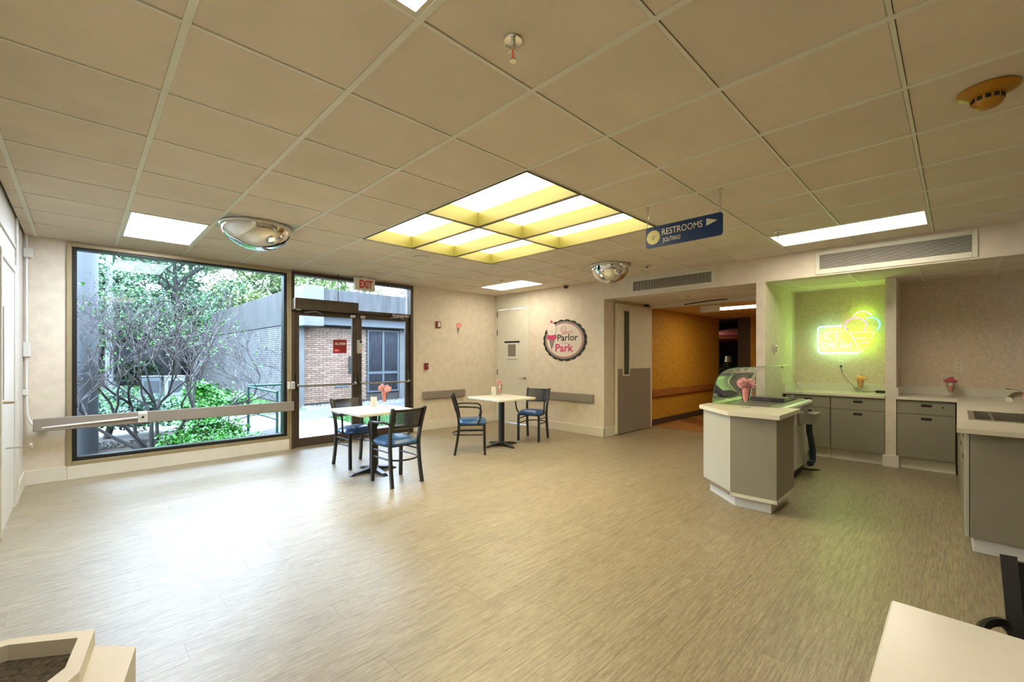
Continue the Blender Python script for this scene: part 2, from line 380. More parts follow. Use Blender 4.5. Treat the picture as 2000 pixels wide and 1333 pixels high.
# lower ceilings of the alcove, worktop bay and vestibule
ceil2 = sthing('ceiling_lower')
part('ceiling_slab', MB().box(XW+.12, 7.42, -4.8, 2.26, ZS+.10, ZS+.14), M['void'], ceil2)
ax = [XW+.02, 6.1, 6.70, 7.30]; ay = [-4.6, -4.1, -3.5, -2.9, -2.295, -1.708, -1.12, -.50, .02, .40, .98, 1.58, 2.06]
for i in range(3):
    for j in range(12):
        part('ceiling_tile', MB().box(ax[i]+.004, ax[i+1]-.004, ay[j]+.004, ay[j+1]-.004, ZS+.004, ZS+.02, .003), M['tile'], ceil2)
for k in range(1, 12): part('ceiling_tee', MB().box(ax[0], 7.28, ay[k]-.014, ay[k]+.014, ZS-.002, ZS+.006, .001), M['tee'], ceil2)
for x in ax[1:3]:
    for j in range(12): part('cross_tee', MB().box(x-.009, x+.009, ay[j]+.014, ay[j+1]-.014, ZS-.001, ZS+.006), M['tee'], ceil2)
# big window -------------------------------------------------------
w1 = sthing('window_1', (.73, YW, .15))
def rect_frame(mb, x0, x1, z0, z1, t, y0, y1, tb=None):
    tb = tb or t
    return mb.box(x0, x0+t, y0, y1, z0, z1, .003).box(x1-t, x1, y0, y1, z0, z1, .003).box(x0+t, x1-t, y0, y1, z1-t, z1, .003).box(x0+t, x1-t, y0, y1, z0, z0+tb, .003)
part('window_frame', rect_frame(MB(), -.39, 1.85, .15, 2.55, .042, YW-.02, YW+.06), M['gold'], w1)
part('window_sash', rect_frame(MB(), -.348, 1.808, .192, 2.522, .038, YW+.01, YW+.13), M['black'], w1)
part('window_pane', MB().box(-.32, 1.78, YW+.09, YW+.098, .22, 2.49), M['glass'], w1)
# double door and transom -----------------------------------------
d1 = sthing('door_1', (2.85, YW, 0))
part('door_frame', MB().box(1.85, 1.90, YW-.03, YW+.12, 0, 2.55, .003).box(3.80, 3.85, YW-.03, YW+.12, 0, 2.55, .003).box(1.90, 3.80, YW-.03, YW+.12, 2.50, 2.55, .003)
     .box(1.90, 3.80, YW-.02, YW+.12, 2.0, 2.05, .003), M['bronze'], d1)
part('door_trim', MB().box(1.835, 1.858, YW-.035, YW+.02, 0, 2.555, .002).box(3.845, 3.862, YW-.02, YW+.02, 0, 2.555, .002), M['gold'], d1)
part('transom_pane', MB().box(1.90, 3.80, YW+.06, YW+.068, 2.05, 2.50), M['glass'], d1)
part('threshold', MB().box(1.90, 3.80, YW-.02, YW+.16, 0, .012, .003), M['steel'], d1)
for x0, x1, side in ((1.902, 2.847, -1), (2.853, 3.798, 1)):
    lf = part('door_leaf', rect_frame(MB(), x0, x1, .012, 1.998, .075, YW+.01, YW+.055, .12), M['bronze'], d1)
    part('door_pane', MB().box(x0+.07, x1-.07, YW+.03, YW+.036, .13, 1.93), M['glass'], lf)
    zb = .915
    part('push_bar', MB().tube([(x0+.035, YW-.005, zb+.01), (x0+.035, YW-.06, zb-.015), (x0+.06, YW-.075, zb-.02), (x1-.06, YW-.075, zb-.02), (x1-.035, YW-.06, zb-.015), (x1-.035, YW-.005, zb+.01)], .014, 8), M['steel'], lf, True)
    for xx in (x0+.035, x1-.035): part('bar_bracket', MB().box(xx-.017, xx+.017, YW-.02, YW+.01, zb-.06, zb+.14, .006), M['bronze'], lf)
    cx = x0+.25 if side < 0 else x1-.28
    xc = x1-.12 if side < 0 else x0+.04
    part('strike_block', MB().box(xc, xc+.08, YW-.03, YW+.01, 1.93, 1.975, .004), M['steel'], lf)
    part('closer_arm', MB().tube([(cx-.12, YW-.05, 1.965), (cx, YW-.17, 1.975), (cx+.14, YW-.04, 1.955)], .007, 6), M['steel'], lf)
part('closer_body', MB().box(3.44, 3.74, YW-.07, YW-.02, 1.985, 2.03, .006), M['steel'], d1)
t = thing('door_operator', 'long bronze automatic door operator box mounted over left glass door', 'door operator', (2.33, YW-.03, 1.98))
part('housing', MB().box(1.872, 2.80, YW-.15, YW-.03, 1.995, 2.155, .004), M['bronze'], t)
part('end_cap', MB().box(1.862, 1.872, YW-.15, YW-.03, 1.995, 2.155, .003), M['steel'], t)
part('sensor', MB().box(1.89, 1.95, YW-.14, YW-.09, 1.985, 1.995), M['white'], t)
t = tag(setc(part('conduit_rod', MB().tube([(2.50, YW-.1, 2.15), (2.50, YW-.1, H)], .006, 6), M['bronze']), (2.5, YW-.1, 2.15)), 'thin vertical rod between door operator box and ceiling', 'conduit')
t = thing('alarm_sign', 'dark red alarm sign stuck on left glass door', 'sign', (2.57, YW+.02, 1.36))
part('plaque', MB().box(2.475, 2.685, YW+.022, YW+.028, 1.375, 1.585), M['red'], t)
M['redl'] = mat('bright_red_label', (.8, .04, .04), .5)
text('lettering', 'ALARM', M['signwhite'], t, (2.497, YW+.021, 1.50), (1, 0, 0), (0, 0, 1), .168, .042, .001, bold=.02)
part('label_patch', MB().box(2.49, 2.58, YW+.0195, YW+.0215, 1.395, 1.437), M['redl'], t)
text('lettering', 'ON', M['signwhite'], t, (2.497, YW+.018, 1.402), (1, 0, 0), (0, 0, 1), .05, .025, .001, bold=.02)
t = thing('door_alarm', 'grey door alarm unit on the meeting stiles of the glass doors', 'alarm', (2.87, YW, 1.36))
part('case', MB().box(2.84, 2.905, YW-.045, YW+.009, 1.37, 1.585, .006), M['lamlight'], t)
part('display', MB().box(2.868, 2.902, YW-.047, YW-.04, 1.535, 1.575), M['blackp'], t)
part('button', MB().box(2.872, 2.888, YW-.048, YW-.04, 1.41, 1.425), M['redl'], t)
t = thing('card_reader', 'small white reader box on left door jamb by bumper rail end', 'card reader', (1.87, YW-.03, .86))
part('case', MB().box(1.80, 1.835, YW-.06, YW-.025, .86, .965, .004).box(1.845, 1.895, YW-.065, YW-.03, .86, .965, .004), M['white'], t)
part('keypad', MB().box(1.857, 1.883, YW-.068, YW-.06, .875, .95), M['greyprint'], t)
# white single door in the corner (logo wall) -----------------------
d2 = sthing('door_2', (XW, 4.2, 0))
part('door_frame', MB().box(XW-.012, XW+.06, 4.62, 4.665, 0, 2.55, .003).box(XW-.012, XW+.06, 3.735, 3.775, 0, 2.55, .003).box(XW, XW+.06, 3.775, 4.62, 2.50, 2.55, .003), M['cream'], d2)
lf = part('door_leaf', MB().box(XW-.004, XW+.04, 3.778, 4.617, .008, 2.265, .002), M['cream'], d2)
part('header_panel', MB().box(XW-.004, XW+.04, 3.778, 4.617, 2.275, 2.498, .002), M['cream'], d2)
for z in (.45, .95, 1.75, 2.12): part('hinge', MB().tube([(XW-.016, 4.622, z), (XW-.016, 4.622, z+.11)], .008, 8), M['black'], d2)
hd = part('door_handle', MB().tube([(XW-.004, 3.84, .905), (XW-.06, 3.84, .905), (XW-.06, 3.96, .905)], .009, 8), M['steel'], lf, True)
part('rosette', MB().lathe([(.025, -.012), (.025, 0)], (XW-.004, 3.84, .905), 16, 'x'), M['steel'], lf)
t = thing('name_strip', 'narrow black nameplate strip on cream door above framed card', 'sign', (XW-.01, 4.2, 1.60))
part('plate', MB().box(XW-.012, XW-.004, 3.995, 4.415, 1.592, 1.628), M['ink'], t)
t = thing('card_holder', 'white card holder with brown insert on cream corner door', 'frame', (XW-.01, 4.2, 1.27))
part('holder', MB().box(XW-.014, XW-.004, 4.05, 4.345, 1.27, 1.59, .003), M['white'], t)
part('insert', MB().box(XW-.0155, XW-.013, 4.09, 4.31, 1.325, 1.565), M['conegrey'], t)
# left wall door ------------------------------------------------------
d3 = sthing('door_3', (XL, 3.35, 0))
part('door_frame', MB().box(XL-.05, XL+.015, 3.80, 3.86, 0, 2.12, .004).box(XL-.05, XL+.015, 2.82, 2.87, 0, 2.12, .004).box(XL-.05, XL+.015, 2.87, 3.80, 2.06, 2.12, .004), M['white'], d3)
lf = part('door_leaf', MB().box(XL-.04, XL+.002, 2.873, 3.797, .01, 2.057, .002), M['white'], d3)
part('door_handle', MB().tube([(XL+.002, 2.97, .98), (XL+.055, 2.97, .98), (XL+.055, 3.09, .98)], .009, 8), M['gold'], lf, True)
part('panel_strip', MB().box(XL+.002, XL+.01, 2.99, 3.03, 1.0, 1.7), M['lamlight'], lf)
t = thing('door_stop', 'steel rod door stop with round pad sticking out at left wall', 'door stop', (XL, 3.2, .61))
part('rod', MB().tube([(XL+.003, 3.2, .607), (XL+.13, 3.2, .607)], .006, 8), M['steel'], t)
part('pad', MB().lathe([(.022, 0), (.022, .012)], (XL+.13, 3.2, .607), 16, 'x'), M['lamlight'], t)
struct('trim_1', MB().box(XL, XL+.02, 3.90, 3.93, 0, H, .004).box(XL, XL+.012, -4.5, 3.9, 2.28, 2.30), M['white'])
# corner conduit, boxes
t = thing('wall_conduit', 'white conduit pipe running down the left corner into the bumper rail', 'conduit', (-.66, 4.62, .6))
part('pipe', MB().tube([(-.675, 4.64, H), (-.675, 4.64, .86), (-.67, 4.64, .75), (-.655, 4.635, .67), (-.62, 4.6, .61), (-.56, 4.53, .595), (.18, 4.512, .632)], .011, 8), M['white'], t, True)
part('pipe_clip', MB().box(-.70, -.66, 4.62, 4.68, .93, .99, .003), M['white'], t)
t = tag(setc(part('sensor_box', MB().box(-.70, -.63, 4.60, 4.68, 2.33, 2.43, .01), M['white']), (-.665, 4.64, 2.33)), 'white motion sensor high in the left corner beside window', 'sensor')
t = tag(setc(part('junction_box', MB().box(-.70, -.645, 4.61, 4.68, 1.32, 1.47, .006), M['white']), (-.67, 4.645, 1.32)), 'white junction box halfway up the left corner conduit', 'junction box')
# bumper rails --------------------------------------------------------
def bumper(label, mb, brackets, loc):
    t = thing('bumper_rail', label, 'bumper rail', loc); part('rail', mb, M['bumper'], t)
    for b in brackets: part('bracket', MB().box(*b), M['bumper'], t)
bumper('long taupe bumper rail crossing in front of large window', MB().box(-.625, 1.856, 4.525, 4.575, .56, .692, .006), [(-.55, -.50, 4.575, 4.68, .6, .65), (1.846, 1.856, 4.575, 4.65, .6, .65)], (.6, 4.6, .56))
bumper('short taupe bumper rail between glass doors and room corner', MB().box(4.045, 4.99, 4.625, 4.665, .562, .695, .006), [(4.2, 4.26, 4.66, 4.68, .6, .65), (4.8, 4.86, 4.66, 4.68, .6, .65)], (4.5, 4.65, .56))
bumper('taupe bumper rail below the ice cream parlor sign', MB().box(XW-.055, XW-.015, 2.248, 3.765, .548, .688, .006), [(XW-.02, XW, 2.4, 2.46, .6, .65), (XW-.02, XW, 3.5, 3.56, .6, .65)], (XW, 3.0, .56))
t = thing('outlet_box', 'white socket box mounted on the window bumper rail', 'outlet', (.22, 4.52, .59))
part('box', MB().box(.18, .262, 4.48, 4.525, .575, .70, .006), M['white'], t)
part('socket', MB().lathe([(.012, -.004), (.012, 0)], (.221, 4.48, .635), 12, 'y'), M['blackp'], t)
part('cover_plate', MB().box(.186, .256, 4.476, 4.48, .60, .67), M['lamlight'], t)
# ================================================================ CEILING FITTINGS
def troffer(label, i, j0, j1, m, zc=H):
    x0, x1, y0, y1 = GX[i]+.011, GX[i+1]-.011, GY[j0]+.006, GY[j1]-.006
    t = thing('ceiling_light', label, 'ceiling light', ((x0+x1)/2, (y0+y1)/2, zc))
    part('housing', rect_h(MB().box(x0, x1, y0, y1, zc+.03, zc+.12), x0, x1, y0, y1, .012, zc+.008, zc+.03), M['white'], t)
    part('frame', rect_h(MB(), x0, x1, y0, y1, .022, zc+.0005, zc+.008), M['cream'], t)
    part('diffuser', MB().box(x0+.021, x1-.021, y0+.021, y1-.021, zc+.002, zc+.01), m, t)
def rect_h(mb, x0, x1, y0, y1, t, z0, z1):
    return mb.box(x0, x0+t, y0, y1, z0, z1).box(x1-t, x1, y0, y1, z0, z1).box(x0+t, x1-t, y0, y0+t, z0, z1).box(x0+t, x1-t, y1-t, y1, z0, z1)
troffer('white ceiling light panel above the large window, nearest left wall', 2, 13, 15, M['diffcool'])
troffer('ceiling light panel in front of the cream corner door', 10, 13, 15, M['diff'])
troffer('long ceiling light panel beside the wide horizontal louvre grille', 10, 5, 7, M['diff'])
troffer('ceiling light panel whose tip shows at the top edge of picture', 2, 5, 7, M['diff'])
names6 = ['nearest left', 'nearest middle', 'nearest right', 'farther left', 'farther middle', 'farther right']
k = 0
for j in (8, 10):
    for i in (5, 6, 7):
        x0, x1, y0, y1 = GX[i]+.012, GX[i+1]-.012, GY[j]+.012, GY[j+2]-.012
        d = .135
        t = thing('skylight_coffer', 'yellow recessed light coffer with glowing panel, %s of the six in ceiling' % names6[k], 'ceiling light', ((x0+x1)/2, (y0+y1)/2, H), 0, 'yellow coffers of the central ceiling light'); k += 1
        part('side_wall', rect_h(MB(), x0, x1, y0, y1, .006, H, H+d), M['yellow'], t)
        part('edge_trim', rect_h(MB(), x0-.012, x1+.012, y0-.012, y1+.012, .014, H-.006, H+.002), M['bronze'], t)
        part('diffuser', MB().box(x0+.006, x1-.006, y0+.006, y1-.006, H+d, H+d+.006), M['sky6'], t)
def dome(label, x, y, r, h, z=H):
    t = thing('dome_mirror', label, 'convex mirror', (x, y, z))
    prof = [(r*cos(a), -h*sin(a)) for a in [pi/2*q/18 for q in range(18)]]+[(.002, -h)]
    part('mirror_bowl', MB().lathe([(r, .02)]+prof, (x, y, z-.012), 56), M['mirror'], t, True)
    part('rim', MB().tube([(x+(r+.004)*cos(2*pi*q/48), y+(r+.004)*sin(2*pi*q/48), z-.012) for q in range(48)], .008, 6, True), M['steel'], t, True)
    return t
t = dome('large chrome dome mirror on ceiling near the big window', .92, 2.69, .295, .215)
part('back_plate', MB().box(GX[3]+.01, GX[4]-.01, GY[12]+.01, GY[13]-.01, H+.002, H+.008), M['lamlight'], t)
dome('smaller chrome dome mirror on ceiling near the vertical louvre grille', 4.85, 1.31, .255, .24)
def sprinkler(label, x, y, z=H, big=1):
    t = thing('sprinkler', label, 'sprinkler', (x, y, z)); c = (x, y, z)
    part('escutcheon', MB().lathe([(.038, 0), (.036, -.004), (.012, -.006)], c, 20), M['chrome'], t, True)
    part('pipe_stub', MB().lathe([(.011, -.004), (.011, -.035), (.015, -.037), (.015, -.045)], c, 12), M['chrome'], t)
    part('bulb', MB().lathe([(.003, -.045), (.003, -.072)], c, 8), M['redl'], t)
    part('yoke', MB().tube([(x-.010, y, z-.045), (x-.013, y, z-.06), (x, y, z-.078), (x+.013, y, z-.06), (x+.010, y, z-.045)], .0025, 6), M['chrome'], t)
    part('deflector', MB().lathe([(.014, -.078), (.014, -.081)], c, 12), M['chrome'], t)
sprinkler('chrome sprinkler head with red bulb, nearest to viewer on ceiling', .93, -.775)
sprinkler('small sprinkler head beside the light near the corner door', 4.62, 3.22)
sprinkler('small sprinkler head at the end of the long right ceiling light', 4.66, -.75)
sprinkler('sprinkler head under lowered ceiling before the open hallway doors', 6.5, .96, ZS)
t = thing('smoke_detector', 'amber smoke detector with dark slots on ceiling at upper right', 'smoke detector', (2.73, -2.10, H)); c = (2.73, -2.10, H)
part('base', MB().lathe([(.105, 0), (.105, -.008), (.075, -.025), (.055, -.03)], c, 32), M['amber'], t, True)
part('head', MB().lathe([(.055, -.028), (.053, -.062), (.04, -.078), (.01, -.084)], c, 24), M['amber'], t, True)
for q in range(12):
    a = 2*pi*q/12; px, py = c[0]+.0545*cos(a), c[1]+.0545*sin(a)
    me = MB().add([(px+dx*-sin(a)+ox*cos(a), py+dx*cos(a)+ox*sin(a), H-zz) for ox in (-.003, .0015) for dx, zz in ((-.009, .036), (.009, .036), (.009, .054), (-.009, .054))], [(0,1,2,3),(7,6,5,4),(0,4,5,1),(1,5,6,2),(2,6,7,3),(3,7,4,0)])
    part('slot', me, M['blackp'], t)
t = tag(setc(part('ceiling_speaker', MB().lathe([(.10, 0), (.10, -.006), (.085, -.008), (.01, -.009)], (2.76, 2.72, H), 28), M['cream'], None, True), (2.76, 2.72, H)), 'flat round cream speaker disc on ceiling beyond the coffers', 'speaker')
t = thing('heat_detector', 'small beige round detector on ceiling beside smaller dome mirror', 'detector', (5.25, .98, H))
part('base', MB().lathe([(.06, 0), (.058, -.012), (.03, -.016)], (5.25, .98, H), 20), M['beige'], t, True); part('nub', MB().lathe([(.018, -.014), (.014, -.03)], (5.25, .98, H), 12), M['bronze'], t)
t = thing('security_camera', 'small black dome camera where ceiling meets the logo wall', 'camera', (5.74, 2.78, H))
part('mount', MB().lathe([(.05, 0), (.05, -.02)], (5.74, 2.78, H), 20), M['lamlight'], t); part('dome', MB().ball((5.74, 2.78, H-.022), .042, 14), M['blackp'], t, True)
# grilles -------------------------------------------------------------
t = thing('air_grille', 'cream grille with vertical slats above the hallway opening', 'vent', (XW, .93, 2.3)); f = XW-.012
part('frame', MB().box(f, XW, .30, .34, 2.30, 2.515, .003).box(f, XW, 1.52, 1.56, 2.30, 2.515, .003).box(f, XW, .34, 1.52, 2.30, 2.335, .003).box(f, XW, .34, 1.52, 2.48, 2.515, .003), M['cream'], t)
part('backing', MB().box(XW-.003, XW+.002, .34, 1.52, 2.335, 2.48), M['void'], t)
sl = mesh_of(MB().box(-.004, .004, -.0026, .0026, -.0725, .0725), M['cream'], 'slat')
for q in range(58): inst('slat', sl, t, (XW-.008, .35+q*.0202, 2.4075))
t = thing('air_grille', 'wide cream grille with horizontal louvres above the green alcove', 'vent', (XW, -1.49, 2.3))
part('frame', MB().box(f, XW, -2.14, -2.10, 2.275, 2.545, .003).box(f, XW, -.88, -.84, 2.275, 2.545, .003).box(f, XW, -2.10, -.88, 2.275, 2.335, .003).box(f, XW, -2.10, -.88, 2.50, 2.545, .003), M['cream'], t)
part('backing', MB().box(XW-.003, XW+.002, -2.10, -.88, 2.335, 2.50), M['void'], t)
sl = mesh_of(MB().add([(-.006, -.61, .0035), (.004, -.61, .0015), (.004, .61, .0015), (-.006, .61, .0035), (-.006, -.61, -.0015), (.004, -.61, -.0015), (.004, .61, -.0015), (-.006, .61, -.0015)], [(0,1,2,3),(7,6,5,4),(0,4,5,1),(1,5,6,2),(2,6,7,3),(3,7,4,0)]), M['cream'], 'louvre')
for q in range(11): inst('louvre', sl, t, (XW-.006, -1.49, 2.345+q*.0148))
# ================================================================ SIGNS
RY, UP = (0, -1, 0), (0, 0, 1)
t = thing('exit_sign', 'white exit sign with red letters hanging above glass doors', 'sign', (2.88, 4.5, H))
part('box', MB().box(2.715, 3.045, 4.47, 4.53, 2.35, 2.54, .006), M['signwhite'], t)
part('mount', MB().box(2.83, 2.93, 4.48, 4.52, 2.54, H, .003), M['signwhite'], t)
M['exitred'] = mat('exit_red', (.62, .03, .03), .5)
text('lettering', 'EXIT', M['exitred'], t, (2.785, 4.469, 2.385), (1, 0, 0), UP, .215, .125, .001, bold=.035)
t = thing('restroom_sign', 'blue hanging restrooms sign with arrow and second line of Hebrew', 'sign', (3.09, -.48, 2.22))
def rrect(y0, y1, z0, z1, r, n=5):
    o = []
    for cx, cy, a in ((y1-r, z0+r, -pi/2), (y1-r, z1-r, 0), (y0+r, z1-r, pi/2), (y0+r, z0+r, pi)):
        o += [(cx+r*cos(a+pi/2*q/n), cy+r*sin(a+pi/2*q/n)) for q in range(n+1)]
    return o
part('panel', MB().prism(rrect(-.79, -.175, 2.222, 2.393, .022), 3.086, 3.094, 'x'), M['blue'], t)
text('lettering', 'RESTROOMS', M['signwhite'], t, (3.0855, -.318, 2.310), RY, UP, .325, .052, .0008, bold=.006)
text('lettering', '\u05df\u05d8\u05e2\u05dc\u05d0\u05d5\u05d8', M['signwhite'], t, (3.0855, -.325, 2.242), RY, UP, .145, .052, .0008, bold=.006)
part('arrow', poly([(0, 0), (.082, .0275), (0, .055)], (3.0855, -.672, 2.312), RY, UP, .0003), M['signwhite'], t)
part('medallion', MB().lathe([(.058, -.0018), (.058, 0)], (3.086, -.242, 2.306), 32, 'x'), mat('medallion_yellow', (.60, .56, .26), .5), t)
ring = MB().tube([(3.0838, -.242+.047*cos(a), 2.306+.047*sin(a)) for a in [2*pi*q/32 for q in range(32)]], .0006, 4, True)
for q in range(-3, 4): ring.tube([(3.0838, -.242, 2.285), (3.0838, -.242+q*.009, 2.318+.006*(3-abs(q))*.5)], .0009, 4)
ring.tube([(3.0838, -.26, 2.279), (3.0838, -.224, 2.281)], .001, 4)
part('emblem', ring, M['greyprint'], t)
for yy, n_ in ((-.19, 5), (-.772, 5)):
    zt = H; ln = (H-2.385)/5
    ch = part('chain', MB().tube([(3.09, yy-.01, H-.002), (3.09, yy+.01, H-.002)], .004, 6), M['steel'], t)
    for q in range(5):
        c0 = 2.385+ln*(q+.5); rr = .008; hh = ln*.5+.003; pts = []
        for s_ in range(12):
            a = 2*pi*s_/12; u_ = rr*cos(a); w_ = hh*sin(a)
            pts.append((3.09+(u_ if q % 2 else 0), yy+(0 if q % 2 else u_), c0+w_))
        part('chain_link', MB().tube(pts, .0018, 5, True), M['steel'], ch)
# parlor badge ----------------------------------------------------------
cy, cz = 2.885, 1.611; x0 = XW
t = thing('parlor_sign', 'oval scalloped black and pink parlor sign with ice cream cone', 'sign', (XW, cy, cz))
O = (x0, cy, cz)
def ell(a, b, n=72, sc=0, k=20, ph=0): return [((a+sc*cos(k*th))*cos(th+ph), (b+sc*cos(k*th))*sin(th+ph)) for th in [2*pi*q/n for q in range(n)]]
def scallop(a, b, k=20, amp=.022, n=200):
    o = []
    for q in range(n):
        th = 2*pi*q/n; w = abs(sin(k*th/2))**.7; o.append(((a-amp+amp*w)*cos(th), (b-amp+amp*w)*sin(th)))
    return o
part('scalloped_plate', poly(scallop(.492, .372), O, RY, UP, .002, .006), M['ink'], t)
tk = MB()
for q in range(110):
    th = 2*pi*q/110; l = .040 if q % 2 else .028
    a0, b0 = .402, .300; ex = (cos(th), sin(th)); tx = (-sin(th)*.0042, cos(th)*.0042)
    p0 = (a0*ex[0], b0*ex[1]); p1 = ((a0+l)*ex[0], (b0+l)*ex[1])
    m_ = poly([(p0[0]-tx[0], p0[1]-tx[1]), (p1[0]-tx[0], p1[1]-tx[1]), (p1[0]+tx[0], p1[1]+tx[1]), (p0[0]+tx[0], p0[1]+tx[1])], O, RY, UP, .008); tk.add(m_.v, m_.f)
part('tick_ring', tk, M['signwhite'], t)
part('pink_ring', poly(ell(.402, .303), O, RY, UP, .009), M['hotpink'], t)
M['badge'] = mat('badge_white', (.72, .64, .56), .6, var=.02)
part('face', poly(ell(.392, .295), O, RY, UP, .0105), M['badge'], t)
part('cone', poly([(-.345, .0), (-.28, -.175), (-.215, .0)], O, RY, UP, .013), M['conegrey'], t)
def blob(cx, cy_, a, b, amp, k, n=60, ph=0): return [(cx+(a+amp*abs(sin(k*th/2+ph)))*cos(th), cy_+(b+amp*abs(sin(k*th/2+ph)))*sin(th)) for th in [2*pi*q/n for q in range(n)]]
part('scoop_outline', poly(blob(-.283, .205, .106, .118, .008, 6), O, RY, UP, .0125), M['ink'], t)
part('vanilla_scoop', poly(blob(-.283, .205, .101, .113, .008, 6), O, RY, UP, .0145), M['badge'], t)
part('scoop_outline', poly(blob(-.281, .065, .104, .052, .012, 9), O, RY, UP, .0155), M['ink'], t)
part('pink_scoop', poly(blob(-.281, .065, .099, .047, .012, 9), O, RY, UP, .017), M['hotpink'], t)
part('drip', poly(blob(-.283, .122, .085, .014, .016, 9), O, RY, UP, .018), M['badge'], t)
part('cherry', poly(ell(.026, .026, 20), (x0, cy+.286, cz+.343), RY, UP, .0165), M['hotpink'], t)
part('swirl_line', MB().tube([(x0-.0165, cy+.31, cz+.165), (x0-.0165, cy+.29, cz+.175), (x0-.0165, cy+.25, cz+.178)], .002, 4).tube([(x0-.0195, cy+.31, cz+.05), (x0-.0195, cy+.29, cz+.062), (x0-.0195, cy+.245, cz+.066)], .002, 4), M['ink'], t)
text('lettering', 'Parlor', M['ink'], t, (x0-.0125, cy+.15, cz-.012), RY, UP, .46, .118, .001, bold=.012)
text('lettering', 'Park', M['hotpink'], t, (x0-.0125, cy+.195, cz-.205), RY, UP, .405, .142, .001, bold=.022)
text('lettering', 'IN THE', M['greyprint'], t, (x0-.0125, cy+.045, cz-.072), RY, UP, .13, .03, .001)
# script lettering as strokes
def stroke(pts, sc, ox, oz, r=.0035, x=x0-.0125, m_='hotpink', mb=None):
    mb.tube([(x, cy-(ox+p[0]*sc), cz+oz+p[1]*sc*1.0+p[0]*sc*.28) for p in pts], r, 4)
sm = MB(); A = lambda cx, cz_, r1, r2, a0, a1, n=12: [(cx+r1*cos(radians(a0+(a1-a0)*q/n)), cz_+r2*sin(radians(a0+(a1-a0)*q/n))) for q in range(n+1)]
for pts in ([(0.035, -.01), (.05, .07), (.065, .125)], A(.07, .105, .062, .048, 215, -75)): stroke(pts, 1.0, -.085, .075, .0038, mb=sm)
q_ = .000; OZ = .105
EE = [(-.016, .026), (.017, .030), (.016, .042), (.002, .050), (-.014, .040), (-.018, .022), (-.008, .004), (.012, .004)]
RR = [(0, 0), (.003, .048), (.004, .036), (.014, .048), (.022, .042)]
stroke([(.0, 0), (.003, .045)], 1, -.005, OZ, mb=sm); stroke([(.004, .062), (.005, .066)], 1, -.005, OZ, mb=sm)
stroke(EE, 1, .030, OZ, mb=sm); stroke(RR, 1, .058, OZ, mb=sm); stroke(RR, 1, .090, OZ, mb=sm); stroke(EE, 1, .140, OZ, mb=sm)
stroke([(0, .075), (-.003, .058)], 1, .168, OZ, mb=sm); stroke([(.024, .046), (.008, .050), (.004, .036), (.016, .026), (.018, .010), (.004, .001), (-.008, .008)], 1, .18, OZ, mb=sm)
part('script_lettering', sm, M['hotpink'], t)
# small wall items on window wall
t = thing('fire_strobe', 'red fire alarm strobe high on wall right of glass doors', 'fire alarm', (4.38, YW, 1.83))
part('case', MB().box(4.335, 4.435, YW-.03, YW, 1.845, 1.965, .004), M['red'], t); part('lens', MB().box(4.365, 4.415, YW-.042, YW-.03, 1.862, 1.948, .004), M['signwhite'], t)
t = thing('pull_station', 'small red fire pull station on wall right of glass doors', 'fire alarm', (4.12, YW, 1.1))
part('case', MB().box(4.085, 4.165, YW-.035, YW, 1.09, 1.205, .004), M['red'], t); part('handle', MB().box(4.10, 4.15, YW-.045, YW-.035, 1.145, 1.175, .003), M['blackp'], t); part('grip', MB().box(4.107, 4.143, YW-.049, YW-.045, 1.155, 1.165), M['signwhite'], t)
t = thing('paper_cone', 'little pink scoop on grey cone wall cutout near red strobe', 'wall decoration', (4.87, YW, 1.8))
part('cone', poly([(-.04, 0), (-.015, -.14), (.035, 0)], (4.86, YW, 1.885), (1, 0, 0), UP, .002, .004), M['conegrey'], t)
part('scoop', poly(blob(0, 0, .055, .045, .008, 7), (4.865, YW, 1.915), (1, 0, 0), UP, .005, .006), M['pinkfill'], t)
t = tag(setc(part('wall_plate', MB().box(XW-.006, XW, 2.02, 2.10, 2.37, 2.47, .002), M['wall']), (XW, 2.06, 2.37)), 'small blank plate on wall above left edge of hallway opening', 'wall plate')

